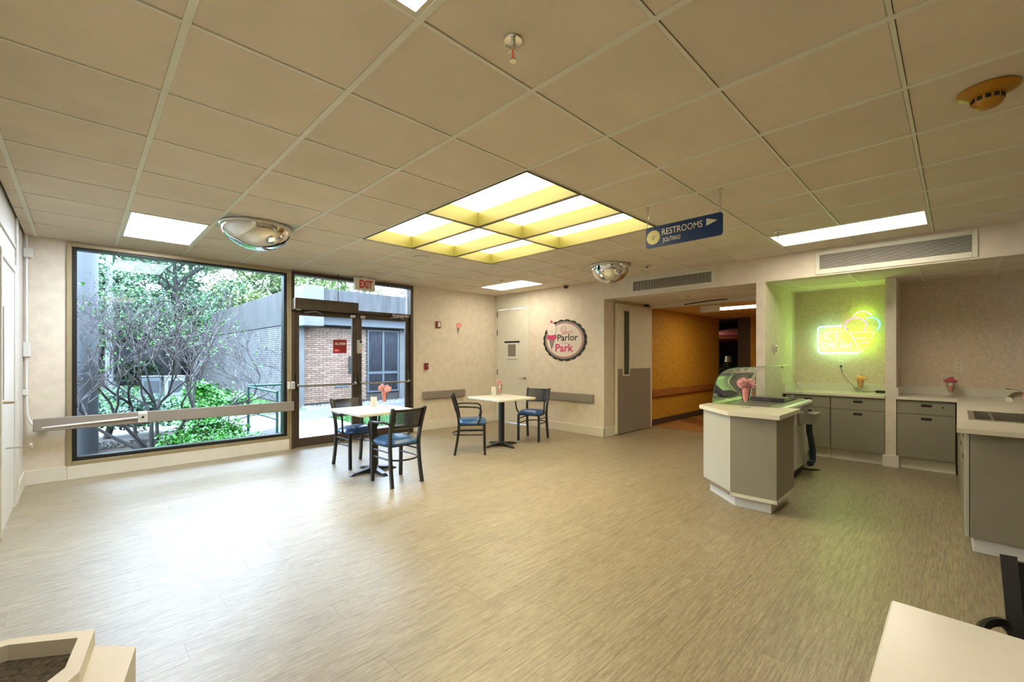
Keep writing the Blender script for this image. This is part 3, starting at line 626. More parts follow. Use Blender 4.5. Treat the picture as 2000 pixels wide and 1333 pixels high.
# ================================================================ CHAIRS AND TABLES
def catmull(P, n=6):
    P = [Vector(p) for p in P]; out = []
    for i in range(len(P)-1):
        a, b, c, d = P[max(i-1, 0)], P[i], P[i+1], P[min(i+2, len(P)-1)]
        for q in range(n):
            t_ = q/n; out.append(.5*((2*b)+(c-a)*t_+(2*a-5*b+4*c-d)*t_*t_+(3*b-a-3*c+d)*t_**3))
    out.append(P[-1]); return out
def make_chair(label, loc, rz, group=None):
    t = thing('dining_chair', label, 'chair', (0, 0, 0), 0, group)
    bs = .0115
    sp = []
    n, m_ = 20, 16                      # seat cushion
    vs = []; fs = []
    for i in range(n+1):
        for j in range(m_+1):
            u, v = i/n*2-1, j/m_*2-1
            ku = 1-.13*max(0, -v); x = u*.205*ku; y = v*.20+.005
            rr = max(abs(u), abs(v)); cr_ = (abs(u)**5+abs(v)**5)**.2; x *= 1/max(cr_/max(rr, 1e-6), 1); y *= 1/max(cr_/max(rr, 1e-6), 1)
            z = .432+.050*(1-min(1, cr_)**6)+.006*(1-u*u)*(1-v*v)*sin(v*3); vs.append((x, y, z))
    fs = [(i*(m_+1)+j, (i+1)*(m_+1)+j, (i+1)*(m_+1)+j+1, i*(m_+1)+j+1) for i in range(n) for j in range(m_)]
    o = len(vs); edge = [i*(m_+1) for i in range(n+1)]+[n*(m_+1)+j for j in range(1, m_+1)]+[i*(m_+1)+m_ for i in range(n-1, -1, -1)]+[j for j in range(m_-1, 0, -1)]
    vs += [(vs[e][0]*.985, vs[e][1]*.985, .412) for e in edge]
    fs += [(edge[k], edge[(k+1) % len(edge)], o+(k+1) % len(edge), o+k)[::-1] for k in range(len(edge))]+[tuple(range(o, len(vs)))]
    part('seat', MB().add(vs, fs), M['vinyl'], t, True)
    part('seat_frame', MB().tube([(x_*.9, y_*.9, .405) for x_, y_ in [(-.18, -.19), (.18, -.19), (.205, .17), (.17, .2), (-.17, .2), (-.205, .17)]], .010, 6, True), M['black'], t)
    for s_ in (-1, 1):
        part('leg', MB().tube([(s_*.172, .178, 0), (s_*.172, .172, .41)], .0215, 4), M['black'], t)
        part('leg', MB().tube(catmull([(s_*.178, -.225, 0), (s_*.172, -.19, .2), (s_*.17, -.172, .38), (s_*.173, -.178, .50), (s_*.182, -.215, .66), (s_*.19, -.262, .80)], 4), .0215, 4), M['black'], t)
        part('armrest', MB().tube(catmull([(s_*.183, -.205, .62), (s_*.205, -.19, .648), (s_*.238, -.12, .655), (s_*.25, 0, .652), (s_*.25, .09, .643), (s_*.245, .125, .60), (s_*.235, .115, .50), (s_*.215, .085, .43), (s_*.18, .07, .402)], 4), .0115, 8), M['black'], t, True)
        part('side_stretcher', MB().tube([(s_*.172, .172, .345), (s_*.172, -.178, .345)], .0085, 6), M['black'], t)
        part('foot', MB().lathe([(.014, 0), (.014, .008)], (s_*.172, .178, 0), 8), M['lamlight'], t)
    part('hoop_stretcher', MB().tube(catmull([(.165, .172, .27), (.172, 0, .27), (.165, -.15, .27), (.10, -.235, .27), (0, -.26, .27), (-.10, -.235, .27), (-.165, -.15, .27), (-.172, 0, .27), (-.165, .172, .27)], 4), .0095, 8), M['black'], t, True)
    # curved perforated back
    def bp(u, v, off=0):
        z = .585+v*.20; yb = -.19-.30*(z-.58)-.04*(1-u*u)
        return (u*(.172+.05*(z-.585)), yb+off, z)
    nu, nv = 46, 24; vs = []; fs = []
    for i in range(nu):
        for j in range(nv):
            hole = 4 <= i < nu-4 and 3 <= j < nv-3 and (i+j) % 2 == 0
            c4 = [bp((i+a)/nu*2-1, (j+b)/nv) for a, b in ((0, 0), (1, 0), (1, 1), (0, 1))]; o = len(vs); vs += c4
            if not hole: fs.append((o, o+1, o+2, o+3))
            else:
                k = .38
                vs += [bp((i+.5+a)/nu*2-1, (j+.5+b)/nv) for a, b in ((-k, 0), (-k*.7, -k*.7), (0, -k), (k*.7, -k*.7), (k, 0), (k*.7, k*.7), (0, k), (-k*.7, k*.7))]
                fs += [(o, o+1, o+7, o+6, o+5), (o+1, o+2, o+9, o+8, o+7), (o+2, o+3, o+11, o+10, o+9), (o+3, o, o+5, o+4, o+11)]
    pb = part('backrest', MB().add(vs, fs), M['black'], t)
    md = pb.modifiers.new('thick', 'SOLIDIFY'); md.thickness = .003
    part('top_rail', MB().tube([bp(u/6, 1) for u in range(-6, 7)], .006, 6), M['black'], t)
    part('bottom_rail', MB().tube([bp(u/6, 0) for u in range(-6, 7)], .006, 6), M['black'], t)
    t.location = loc; t.rotation_euler = (0, 0, rz); return t
GC = None
ch = make_chair('blue seated black chair with its perforated back to viewer, at table before glass doors', (2.11, 2.195, 0), 0.03)
dup(ch, (2.125, 3.165, 0), pi+.06, 'blue seated black chair on the far side of table, back towards glass doors')
dup(ch, (3.565, 2.70, 0), -2.264, 'blue seated black armchair at left of the farther table, seen side on')
dup(ch, (4.875, 2.765, 0), 1.93, 'blue seated black chair at right of the farther table below logo wall')
dup(ch, (1.20, -2.285, 0), pi/2, 'black chair with perforated back cut off at lower right corner beside counter')
def make_table(label, loc, rz, w=.69, d=.76):
    t = thing('cafe_table', label, 'table', (0, 0, 0))
    part('tabletop', MB().box(-w/2, w/2, -d/2, d/2, .692, .722, .004), M['tabletop'], t)
    part('pedestal', MB().box(-.034, .034, -.034, .034, .03, .66, .006), M['black'], t)
    part('top_bracket', MB().box(-.20, .20, -.022, .022, .66, .692, .004).box(-.022, .022, -.20, .20, .665, .692, .004), M['black'], t)
    for q in range(4):
        a = pi/2*q; c_, s_ = cos(a), sin(a)
        pr = [(.03, .012), (.03, .062), (.10, .048), (.24, .026), (.285, .006), (.285, 0), (.25, 0), (.22, .010)]
        vs = []
        for sd in (-1, 1):
            for (r_, z_) in pr:
                w_ = .030 if r_ < .2 else .024; vs.append((r_*c_-sd*w_*s_, r_*s_+sd*w_*c_, z_))
        n_ = len(pr); part('base_foot', MB().add(vs, [tuple(range(n_)), tuple(range(n_, 2*n_))[::-1]]+[(i, n_+i, n_+(i+1) % n_, (i+1) % n_) for i in range(n_)]), M['black'], t)
    part('base_hub', MB().lathe([(.055, .01), (.055, .05), (.045, .065)], (0, 0, 0), 16), M['black'], t)
    t.location = loc; t.rotation_euler = (0, 0, rz); return t
tb = make_table('cream cafe table in front of the glass doors', (2.115, 2.705, 0), .02)
dup(tb, (4.18, 2.755, 0), -.09, 'cream cafe table near the corner door and logo wall')
dup(tb, (.808, -2.266, 0), 0.0, 'cream table top cut off at lower right corner of picture')

# ================================================================ SUNDAES AND CARDS
def flower(c, r, seed):
    rg = random.Random(seed); mb = MB(); c = Vector(c)
    mb.ball(c, r*.62, 10, .2)
    for q in range(90):
        d = Vector((rg.gauss(0, 1), rg.gauss(0, 1), rg.gauss(.25, 1))).normalized(); s_ = d.orthogonal().normalized(); s_.rotate(Matrix.Rotation(rg.uniform(0, 6.28), 3, d)); b = d.cross(s_)
        R_ = r*rg.uniform(.82, 1.08); w_ = r*.30; pts = []
        for k_ in range(6):
            a = (k_/5-.5)*2; pts.append(c+d*(R_-(.12*r*a*a)+rg.uniform(-.05, .05)*r)+s_*a*w_+b*rg.uniform(-.06, .06)*r)
        base = c+d*R_*.45; o = len(mb.v); mb.v += [tuple(base)]+[tuple(p) for p in pts]; mb.f += [(o, o+k_+1, o+k_+2) for k_ in range(5)]
    return mb
def sundae(label, x, y, z, kind, seed, rz=0, s=1.0):
    t = thing('sundae', label, 'sundae decoration', (x, y, z), rz)
    def c(p): return (x+p[0]*cos(rz)*s-p[1]*sin(rz)*s, y+p[0]*sin(rz)*s+p[1]*cos(rz)*s, z+p[2]*s)
    L = lambda pr: MB().lathe([(a*s, b*s) for a, b in pr], (x, y, z), 20)
    part('glass', L([(.036, 0), (.036, .004), (.010, .012), (.008, .03), (.018, .045), (.027, .09), (.037, .155), (.041, .175), (.038, .175), (.034, .155), (.024, .09), (.014, .048), (.004, .045)]), M['sglass'], t, True)
    if kind == 'pink':
        part('filling', L([(.010, .05), (.0225, .09), (.031, .150), (.030, .175), (.005, .182)]), M['pinkfill'], t, True)
        f1 = part('carnation', flower(c((-.025, .0, .215)), .046*s, seed), M['pink'], t); f2 = part('carnation', flower(c((.035, .0, .205)), .048*s, seed+5), M['pink'], t)
    elif kind == 'one':
        part('filling', L([(.010, .05), (.0225, .09), (.026, .115), (.005, .116)]), M['pinkfill'], t, True)
        part('cream_layer', L([(.0255, .116), (.030, .145), (.005, .146)]), M['whip'], t, True)
        part('carnation', flower(c((-.01, 0, .205)), .05*s, seed), M['pink'], t)
    else:
        fm, tm = (M['orange'], M['peach']) if kind == 'orange' else (M['pinkfill'], M['pinktop'])
        if kind == 'orange': part('filling', L([(.010, .05), (.0225, .09), (.033, .170), (.005, .176)]), fm, t, True)
        else:
            part('filling', L([(.010, .05), (.0225, .09), (.028, .125), (.005, .126)]), fm, t, True); part('cream_layer', L([(.0275, .126), (.033, .165), (.005, .168)]), M['whip'], t, True)
        mb = MB()
        for q in range(14): a = 2*pi*q/14; mb.ball(c((.047*cos(a), .047*sin(a), .180)), .017*s, 8, .3)
        for q in range(9): a = 2*pi*q/9; mb.ball(c((.026*cos(a), .026*sin(a), .197)), .018*s, 8, .3)
        mb.ball(c((0, 0, .208)), .02*s, 8, .3); part('ruffled_topping', mb, tm, t, True)
        mc = part('cherry', MB().ball(c((.012, -.01, .226)), .007*s, 8), M['ink'], t, True); part('cherry', MB().ball(c((-.02, -.03, .20)), .006*s, 8), M['ink'], t, True)
    return t
M['pinktop'] = mat('pink_topping', (.55, .11, .13), .6, var=.3, scale=50)
vr = YAW-pi/2
sundae('pink sundae glass with two carnations on table before glass doors', 2.335, 2.86, .722, 'pink', 1, vr, 1.03)
sundae('sundae glass with one pink carnation on the farther cafe table', 4.31, 2.93, .722, 'one', 2, vr, .98)
sundae('pink sundae glass with two carnations on corner kiosk top', 4.19, -.60, .842, 'pink', 3, vr, 1.08)
sundae('orange sundae glass with peach topping on green lit counter', 7.08, -1.10, .85, 'orange', 4, vr, 1.0)
sundae('sundae glass with flat pink ruffled topping below wall socket', 7.12, -1.945, .85, 'dish', 5, vr, 1.0)
sundae('pink carnation sundae half cut off at right edge by the tap', 4.04, -2.355, .85, 'pink', 6, vr, 1.0)
def card(label, x, y, rz, h=.115, w=.075):
    t = thing('menu_card', label, 'table card', (x, y, .722), rz)
    R_ = Matrix.Translation((x, y, .722)) @ Matrix.Rotation(rz, 4, 'Z')
    def lc(mb): mb.v = [tuple(R_ @ Vector(v)) for v in mb.v]; return mb
    part('holder', lc(MB().box(-w/2, w/2, -.012, .012, 0, .004, .001)), M['sglass'], t)
    part('leaflet', lc(MB().box(-w/2, w/2, -.0015, .0015, .003, h, 0)), M['white'], t)
    pr = MB()
    for q in range(5): pr.box(-w*.32, w*.32, -.002, -.0014, h*.18+q*h*.11, h*.18+q*h*.11+.0022)
    pr.box(-.006, .006, -.002, -.0014, h*.78, h*.86); part('print', lc(pr), M['greyprint'], t)
card('upright menu card beside sundae on table before glass doors', 2.235, 2.93, vr)
card('upright white menu card beside sundae on the farther cafe table', 4.215, 2.965, vr+.35, .14, .07)
# ================================================================ CABINETS AND WORKTOPS
def pull(parent, x, y0, y1, z, axis='x'):
    part('pull', MB().box(x-.002, x+.004, y0, y1, z-.014, z+.014, .001), M['blackp'], parent)
    part('pull_lip', MB().box(x-.006, x-.001, y0, y1, z+.010, z+.016), M['black'], parent)
def cabinet(label, y0, y1, xf=6.64, xb=7.278, group=None, lock=False):      # y0<y1, faces -x
    t = thing('base_cabinet', label, 'cabinet', (xf, (y0+y1)/2, 0), 0, group)
    part('body', MB().box(xf+.02, xb, y0, y1, .14, .812), M['lam'], t)
    part('toe_board', MB().box(xf+.07, xf+.085, y0, y1, 0, .14), M['base'], t)
    d = part('drawer', MB().box(xf, xf+.019, y0+.003, y1-.003, .655, .806, .002), M['lam'], t)
    pull(d, xf, (y0+y1)/2-.01-.045, (y0+y1)/2-.01+.045, .755)
    if lock: part('lock', MB().lathe([(.009, -.003), (.009, 0)], (xf, y0+.10, .745), 12, 'x'), M['blackp'], d)
    d = part('door', MB().box(xf, xf+.019, y0+.003, y1-.003, .143, .650, .002), M['lam'], t)
    pull(d, xf, (y0+y1)/2-.01-.045, (y0+y1)/2-.01+.045, .60)
cabinet('grey cabinet with drawer under green lit counter, left one by display case', -.845, -.335)
cabinet('grey cabinet with drawer under green lit counter, right one by pier', -1.388, -.849)
cabinet('grey cabinet with locked drawer between the pier and sink counter', -1.988, -1.495, lock=True)
t = thing('worktop', 'cream worktop with backsplash under the ice cream neon sign', 'worktop', (6.95, -.85, .815))
part('slab', MB().box(6.61, 7.278, -1.388, -.312, .815, .85, .003), M['counter'], t)
part('backsplash', MB().box(7.262, 7.279, -1.388, -.312, .85, .952, .002).box(6.64, 7.262, -.330, -.3105, .85, .952, .002), M['counter'], t)
t = thing('worktop', 'cream L shaped worktop with steel sink at right edge', 'worktop', (5.5, -2.3, .815))
SX0, SX1, SY0, SY1 = 4.47, 5.20, -2.60, -2.08
part('slab', MB().box(6.61, 7.278, -2.75, -1.492, .815, .85, .003).box(3.885, SX0, -2.75, -1.998, .815, .85, .003).box(SX1, 6.61, -2.75, -1.998, .815, .85, .003)
     .box(SX0, SX1, SY1, -1.998, .815, .85, .003).box(SX0, SX1, -2.75, SY0, .815, .85, .003), M['counter'], t)
part('backsplash', MB().box(7.262, 7.279, -2.75, -1.492, .85, .952, .002).box(6.64, 7.262, -1.508, -1.4905, .85, .952, .002), M['counter'], t)
t = thing('sink', 'stainless steel sink set in the cream L shaped worktop', 'sink', (4.83, -2.34, .85))
part('rim', rect_h(MB(), SX0-.02, SX1+.02, SY0-.02, SY1+.02, .035, .8505, .856), M['steel'], t)
part('basin', MB().box(SX0+.004, SX0+.012, SY0+.004, SY1-.004, .67, .853).box(SX1-.012, SX1-.004, SY0+.004, SY1-.004, .67, .853).box(SX0+.004, SX1-.004, SY0+.004, SY0+.012, .67, .853).box(SX0+.004, SX1-.004, SY1-.012, SY1-.004, .67, .853).box(SX0+.004, SX1-.004, SY0+.004, SY1-.004, .66, .67), M['steel'], t)
part('ledge', MB().box(SX0+.012, SX0+.10, SY0+.012, SY1-.012, .815, .822, .002).box(SX0+.10, SX1-.012, -2.20, -2.185, .80, .845, .003), M['steel'], t)
t = thing('faucet', 'chrome faucet behind the sink at right edge of picture', 'faucet', (5.62, -2.42, .85))
part('spout', MB().tube(catmull([(5.62, -2.44, .85), (5.62, -2.44, .93), (5.58, -2.41, .985), (5.48, -2.35, .99), (5.38, -2.31, .955)], 5), [.028]*8+[.026]*8+[.024]*5, 12), M['chrome'], t, True)
part('lever', MB().tube([(5.62, -2.44, .95), (5.64, -2.38, 1.02), (5.60, -2.30, 1.035)], .008, 8), M['chrome'], t, True)
part('base_ring', MB().lathe([(.035, 0), (.035, .012), (.028, .018)], (5.62, -2.44, .85), 20), M['chrome'], t, True)
t = thing('sink_cabinet', 'grey peninsula cabinet under the sink worktop with white plinth', 'cabinet', (5.2, -2.35, 0))
part('end_panel', MB().box(3.994, 4.015, -2.70, -2.062, .105, .812, .002), M['lam'], t)
part('body', MB().box(4.015, 6.62, -2.70, -2.055, .105, .668).box(5.25, 6.62, -2.70, -2.055, .668, .812).box(4.015, 4.42, -2.70, -2.055, .668, .812), M['lam'], t)
part('corner_post', MB().box(3.994, 4.02, -2.058, -2.036, .105, .812, .002), M['lamlight'], t)
part('plinth', MB().box(4.03, 6.62, -2.66, -2.075, 0, .105, .004), M['white'], t)
for k in range(4):
    x0 = 4.03+k*.64
    d = part('drawer', MB().box(x0, x0+.632, -2.053, -2.036, .655, .806, .002), M['lam'], t)
    part('pull', MB().box(x0+.26, x0+.35, -2.037, -2.033, .741, .769), M['blackp'], d)
    d = part('door', MB().box(x0, x0+.632, -2.053, -2.036, .112, .650, .002), M['lam'], t)
    part('pull', MB().box(x0+.26, x0+.35, -2.037, -2.033, .586, .614), M['blackp'], d)
pv = Vector((3.994, -2.036, 0)); Rz = Matrix.Rotation(.0132, 3, 'Z'); t.location = pv+Rz @ (Vector((5.2, -2.35, 0))-pv); t.rotation_euler = (0, 0, .0132)
# corner kiosk --------------------------------------------------------
bp_ = [(4.145, -.225), (3.805, -.595), (3.812, -.955), (4.362, -.955), (4.362, -.225)]
t = thing('serving_kiosk', 'angled grey kiosk with cream top in front of the glass display case', 'counter', (4.1, -.6, 0))
def inset(P, d):
    c_ = Vector((sum(p[0] for p in P)/len(P), sum(p[1] for p in P)/len(P))); out = []
    n_ = len(P)
    for i in range(n_):
        a, b, c2 = Vector(P[i-1]), Vector(P[i]), Vector(P[(i+1) % n_])
        d1_ = (b-a).normalized(); d2_ = (c2-b).normalized(); n1 = Vector((-d1_.y, d1_.x)); n2 = Vector((-d2_.y, d2_.x))
        if n1.dot(c_-a) < 0: n1 = -n1
        if n2.dot(c_-b) < 0: n2 = -n2
        bis = (n1+n2).normalized(); out.append(tuple(b+bis*(d/max(.3, bis.dot(n1)))))
    return out
part('core', MB().prism(inset(bp_, .012), .10, .80), M['lam'], t)
for i in range(3):
    a, b = Vector(bp_[i]), Vector(bp_[i+1]); e = (b-a).normalized(); n_ = Vector((-e.y, e.x)); c_ = Vector((4.1, -.6))
    if n_.dot(c_-a) < 0: n_ = -n_
    mb = MB(); q = [a+e*.001, b-e*.001, b-e*.001+n_*.012, a+e*.001+n_*.012]
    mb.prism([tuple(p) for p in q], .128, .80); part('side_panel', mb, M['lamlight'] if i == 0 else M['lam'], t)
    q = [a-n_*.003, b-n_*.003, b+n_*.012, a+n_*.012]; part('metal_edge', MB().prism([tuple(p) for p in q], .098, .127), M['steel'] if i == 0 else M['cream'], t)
    for k in (.04, .96):
        p = a+(b-a)*k-n_*.004; part('screw', MB().ball((p.x, p.y, .113), .004, 6), M['blackp'], t)
part('plinth', MB().prism(inset(bp_, .055), 0, .10), M['white'], t)
tp = [(4.13, -.19), (3.765, -.585), (3.755, -.99), (4.44, -.99), (4.44, -.85), (4.372, -.85), (4.372, -.19)]
part('top', MB().prism(tp, .806, .842), M['counter'], t)
# ice cream display case -----------------------------------------------
t = thing('display_case', 'white ice cream dipping case with curved glass guard', 'display case', (5.04, -.48, 0))
X0, X1, Y0, Y1 = 4.385, 5.70, -.79, -.17
part('cabinet_body', MB().box(X0+.01, X1, Y0, Y1, .10, .775, .01), M['casewhite'], t)
part('rounded_rim', MB().tube([(X0+.02, Y0-.01, .795), (X1+.03, Y0-.01, .795)], .035, 12).box(X1-.02, X1+.045, Y0-.01, Y1, .765, .825, .012).box(X0, X1, Y1-.05, Y1+.02, .765, .83, .008), mat('case_rim', (.45, .46, .44), .25), t, 'auto')
part('well_frame', rect_h(MB(), X0+.01, X1-.02, Y0+.02, Y1-.04, .05, .77, .832).box(4.99, 5.04, Y0+.07, Y1-.09, .775, .829), M['steel'], t)
for a, b in ((X0+.06, 4.99), (5.04, X1-.07)):
    part('lid', MB().box(a+.01, b-.01, Y0+.075, -.47, .812, .83, .005), M['lid'], t); part('lid', MB().box(a+.01, b-.01, -.465, Y1-.095, .805, .823, .005), M['lid'], t)
part('lid_raised', MB().prism([(5.1, .836), (5.62, .836), (5.62, .842), (5.35, .868), (5.1, .872)], -.70, -.36, 'y'), M['lid'], t)
part('grille_base', MB().box(X0+.05, X1-.03, Y0+.03, Y1-.04, .03, .10), M['blackp'], t)
for x in (X0+.08, X1-.1):
    for y in (Y0+.06, Y1-.08): part('caster', MB().tube([(x, y-.015, .022), (x, y+.015, .022)], .022, 12), M['blackp'], t)
pf = [Vector(p) for p in catmull([(-.215, .835, 0), (-.225, .95, 0), (-.262, 1.09, 0), (-.32, 1.165, 0), (-.42, 1.205, 0), (-.60, 1.220, 0)], 5)]
vs = []; n_ = len(pf)
for x in (X0+.02, X1-.06):
    for p in pf: vs.append((x, p.x, p.y))
gl = part('curved_glass', MB().add(vs, [(i, i+1, n_+i+1, n_+i) for i in range(n_-1)]), M['cglass'], t, True)
edge = [(X0+.02, p.x, p.y) for p in pf]
for x in (X0+.02, X1-.06):
    pp = [(p.x, p.y) for p in pf]+[(-.757, .868), (-.75, .835)]
    part('end_glass', MB().prism(pp, x-.002, x+.002, 'x'), M['cglass'], t)
M['gedge'] = mat('glass_edge', (.10, .22, .17), .15, spec=.8)
part('glass_edge', MB().tube([(X0+.018, p.x, p.y) for p in pf], .0028, 5).tube([(X0+.02, -.60, 1.22), (X1-.06, -.60, 1.22)], .0028, 5), M['gedge'], t)
part('glass_edge', MB().tube([(X0+.018, -.60, 1.22), (X0+.018, -.757, .868)], .0012, 4).tube([(X1-.058, -.60, 1.22), (X1-.058, -.757, .868)], .0012, 4), M['gedge'], t)
for x, y, z in ((X0+.03, -.53, 1.205), (X1-.07, -.55, 1.20), (X0+.03, -.245, .93), (X1-.07, -.245, .93)): part('glass_clip', MB().box(x-.012, x+.012, y-.012, y+.012, z-.018, z+.012, .003), M['chrome'], t)
part('support_post', MB().box(5.28, 5.30, -.22, -.20, .83, 1.18), M['steel'], t)
part('lid_knob', MB().lathe([(.006, .0), (.006, .03), (.016, .035), (.016, .042)], (5.60, -.66, .832), 12), M['steel'], t)
# dipper well on case side
t = thing('dipper_well', 'steel dipper well with dark drain hose on side of display case', 'dipper well', (5.70, -.86, .68))
wx, wy = 5.30, -.86
tp_ = [(5.22, -.80), (5.47, -.80), (5.47, -.955), (5.22, -.955)]; bt = [(5.25, -.80), (5.44, -.80), (5.44, -.91), (5.25, -.91)]
vs = [(a, b, .715) for a, b in tp_]+[(a, b, .60) for a, b in bt]+[(a+(.008 if k in (0, 3) else -.008), b+(-.008 if k < 2 else .008), .715) for k, (a, b) in enumerate(tp_)]+[(a+(.006 if k in (0, 3) else -.006), b+(-.006 if k < 2 else .006), .61) for k, (a, b) in enumerate(bt)]
fs = [(i, (i+1) % 4, 4+(i+1) % 4, 4+i) for i in range(4)]+[(4, 5, 6, 7)]+[(8+(i+1) % 4, 8+i, 12+i, 12+(i+1) % 4) for i in range(4)]+[(15, 14, 13, 12)]+[((i+1) % 4, i, 8+i, 8+(i+1) % 4) for i in range(4)]
part('basin', MB().add(vs, fs), M['steel'], t)
part('back_plate', MB().box(5.21, 5.48, -.798, -.791, .58, .76, .002), M['steel'], t)
part('water_pipe', MB().tube([(5.27, -.81, .74), (5.27, -.83, .742), (5.28, -.845, .715)], .006, 8), M['chrome'], t)
part('drain_hose', MB().tube(catmull([(5.42, -.86, .60), (5.425, -.86, .50), (5.50, -.865, .38), (5.54, -.87, .25), (5.52, -.87, .16), (5.44, -.86, .14)], 6), .030, 12), M['hose'], t, True)
t = thing('floor_drain', 'white plastic floor drain pipe behind the display case', 'drain', (5.86, -.74, 0))
part('pipe', MB().lathe([(.05, 0), (.05, .03), (.038, .035), (.038, .07), (.062, .075), (.062, .15), (.05, .155)], (5.88, -.74, 0), 20), M['cream'], t, True)
part('elbow_hose', MB().tube(catmull([(5.44, -.86, .14), (5.62, -.85, .12), (5.78, -.80, .20), (5.86, -.75, .18), (5.88, -.74, .15)], 5), .024, 10), M['hose'], t, True)
t = tag(setc(part('power_cord', MB().tube(catmull([(5.60, -.70, .03), (5.74, -.82, .008), (5.83, -.88, .008), (5.80, -.80, .008), (5.72, -.72, .02)], 6), .006, 6), M['blackp'], None, True), (5.7, -.8, 0)), 'black power cord lying on floor under end of display case', 'cord')
# ================================================================ ALCOVE
NX = 7.195
t = thing('neon_sign', 'glowing ice cream neon sign with cone, three scoops and blue frame', 'neon sign', (NX, -.95, 1.36))
def nt_(pts, m, r=.0065, nm='tube', dx=0, cl=False):
    return part(nm, MB().tube([(NX+dx, p[0], p[1]) for p in pts], r, 8, cl), M[m], t, True)
def arc(cy_, cz_, ry, rz_, a0, a1, n=22): return [(cy_-ry*cos(radians(a0+(a1-a0)*k/n)), cz_+rz_*sin(radians(a0+(a1-a0)*k/n))) for k in range(n+1)]
# y decreases to the right for the viewer; cos(0) -> right
nt_([(-.885, 1.745), (-.66, 1.747)]+arc(-.655, 1.70, .045, .047, 90, 180, 8)[1:]+[(-.61, 1.42)]+arc(-.655, 1.416, .045, .045, 180, 270, 8)[1:]+[(-1.075, 1.371)], 'n_b', nm='blue_frame_tube')
nt_(arc(-1.037, 1.742, .116, .103, -42, 222, 30), 'n_p', nm='pink_scoop_tube', dx=-.012)
nt_(arc(-1.188, 1.745, .100, .097, 115, -50, 22), 'n_g', nm='green_scoop_tube', dx=-.004)
nt_(arc(-1.108, 1.835, .100, .096, 20, 160, 18), 'n_y', nm='yellow_scoop_tube')
nt_([(-.972, 1.650), (-1.231, 1.646), (-1.098, 1.372), (-.972, 1.650)], 'n_y', nm='cone_tube')
nt_([(-1.012, 1.573), (-1.157, 1.573)], 'n_y', nm='cone_bar'); nt_([(-1.096, 1.510), (-1.168, 1.510)], 'n_y', nm='cone_bar')
lr = .0075
def L_(pts, nm): nt_(pts, 'n_y', lr, nm)
Y = lambda y0, w, s: y0-w*s
def letters(word, y0, z0, h, w, gap):
    y = y0
    G_ = {'I': [[(0, 0), (0, 1)]], 'C': [[(.5+.5*cos(radians(a)), .5+.5*sin(radians(a))) for a in range(48, 313, 12)]],
          'E': [[(1, 0), (0, 0), (0, 1), (1, 1)], [(0, .5), (.8, .5)]], 'R': [[(0, 0), (0, 1), (.7, 1), (.95, .87), (.95, .63), (.7, .5), (0, .5)], [(.55, .5), (1, 0)]],
          'A': [[(0, 0), (.5, 1), (1, 0)], [(.2, .33), (.8, .33)]], 'M': [[(0, 0), (.05, 1), (.5, .35), (.95, 1), (1, 0)]]}
    for ch_ in word:
        ww = w*(0 if ch_ == 'I' else 1.15 if ch_ == 'M' else 1)
        mb = MB()
        for s_ in G_[ch_]: mb.tube([(NX, y-p[0]*ww, z0+p[1]*h) for p in s_], lr, 6)
        part('letter_tube', mb, M['n_y'], t, True); y -= ww+gap
letters('ICE', -.694, 1.553, .115, .068, .030)
letters('CREAM', -.658, 1.444, .074, .050, .0165)
for y, z in ((-.66, 1.755), (-.65, 1.365), (-1.28, 1.745), (-1.07, 1.365), (-1.0, 1.64), (-1.1, 1.93), (-.94, 1.70)): part('standoff', MB().tube([(NX-.002, y, z), (7.281, y, z)], .004, 6), M['blackp'], t)
t = thing('adapter_lead', 'black neon power cord hanging from wall socket to the green lit counter', 'cord', (7.22, -.95, .86))
part('cord', MB().tube(catmull([(7.255, -.865, 1.185), (7.22, -.885, 1.10), (7.22, -.94, 1.0), (7.22, -1.0, .93), (7.20, -1.03, .865), (7.18, -1.06, .856), (7.20, -1.035, .905), (7.17, -1.10, .857), (7.16, -1.19, .857), (7.18, -1.25, .87)], 6), .0028, 6), M['blackp'], t, True)
part('plug', MB().box(7.25, 7.272, -.878, -.852, 1.175, 1.20, .004), M['blackp'], t)
part('adapter', MB().box(7.10, 7.17, -1.375, -1.25, .851, .880, .006), M['blackp'], t)
def outlet(label, y, z, w=.075):
    t = thing('wall_outlet', label, 'outlet', (7.28, y, z)); part('plate', MB().box(7.273, 7.281, y-w/2, y+w/2, z, z+.12, .002), M['cream'], t)
    for k in (.035, .085): part('socket', MB().box(7.2705, 7.2735, y-.016, y+.016, z+k-.014, z+k+.014, .002), M['wall2'], t)
outlet('cream wall outlet below neon sign with black plug', -.865, 1.15)
outlet('cream wall outlet above the flat topped pink sundae', -2.01, 1.14)
for lb, y, z, r in (('round blank wall plate above the neon sign', -.905, 1.99, .058), ('round blank wall plate on tan wall right of pier', -2.07, 1.98, .058)):
    t = thing('round_plate', lb, 'wall plate', (7.28, y, z)); part('disc', MB().lathe([(r, -.004), (r, 0)], (7.28, y, z), 32, 'x'), M['wall2'], t); part('ring', MB().tube([(7.275, y+r*cos(a), z+r*sin(a)) for a in [2*pi*q/32 for q in range(32)]], .003, 6, True), M['wall2'], t)
t = thing('switch_plate', 'pair of blank plates on green lit side wall behind display case', 'wall plate', (6.25, -.31, 1.0))
part('plate', MB().box(6.13, 6.20, -.316, -.31, 1.02, 1.14, .002).box(6.25, 6.32, -.316, -.31, 1.02, 1.14, .002), M['cream'], t)
t = thing('air_freshener', 'small white cylinder fixed high on green lit side wall', 'dispenser', (6.2, -.32, 1.38))
part('bracket', MB().box(6.18, 6.22, -.325, -.31, 1.38, 1.50, .004), M['cream'], t); part('canister', MB().lathe([(.018, 0), (.018, .07), (.01, .085)], (6.2, -.34, 1.385), 14), M['chrome'], t, True)
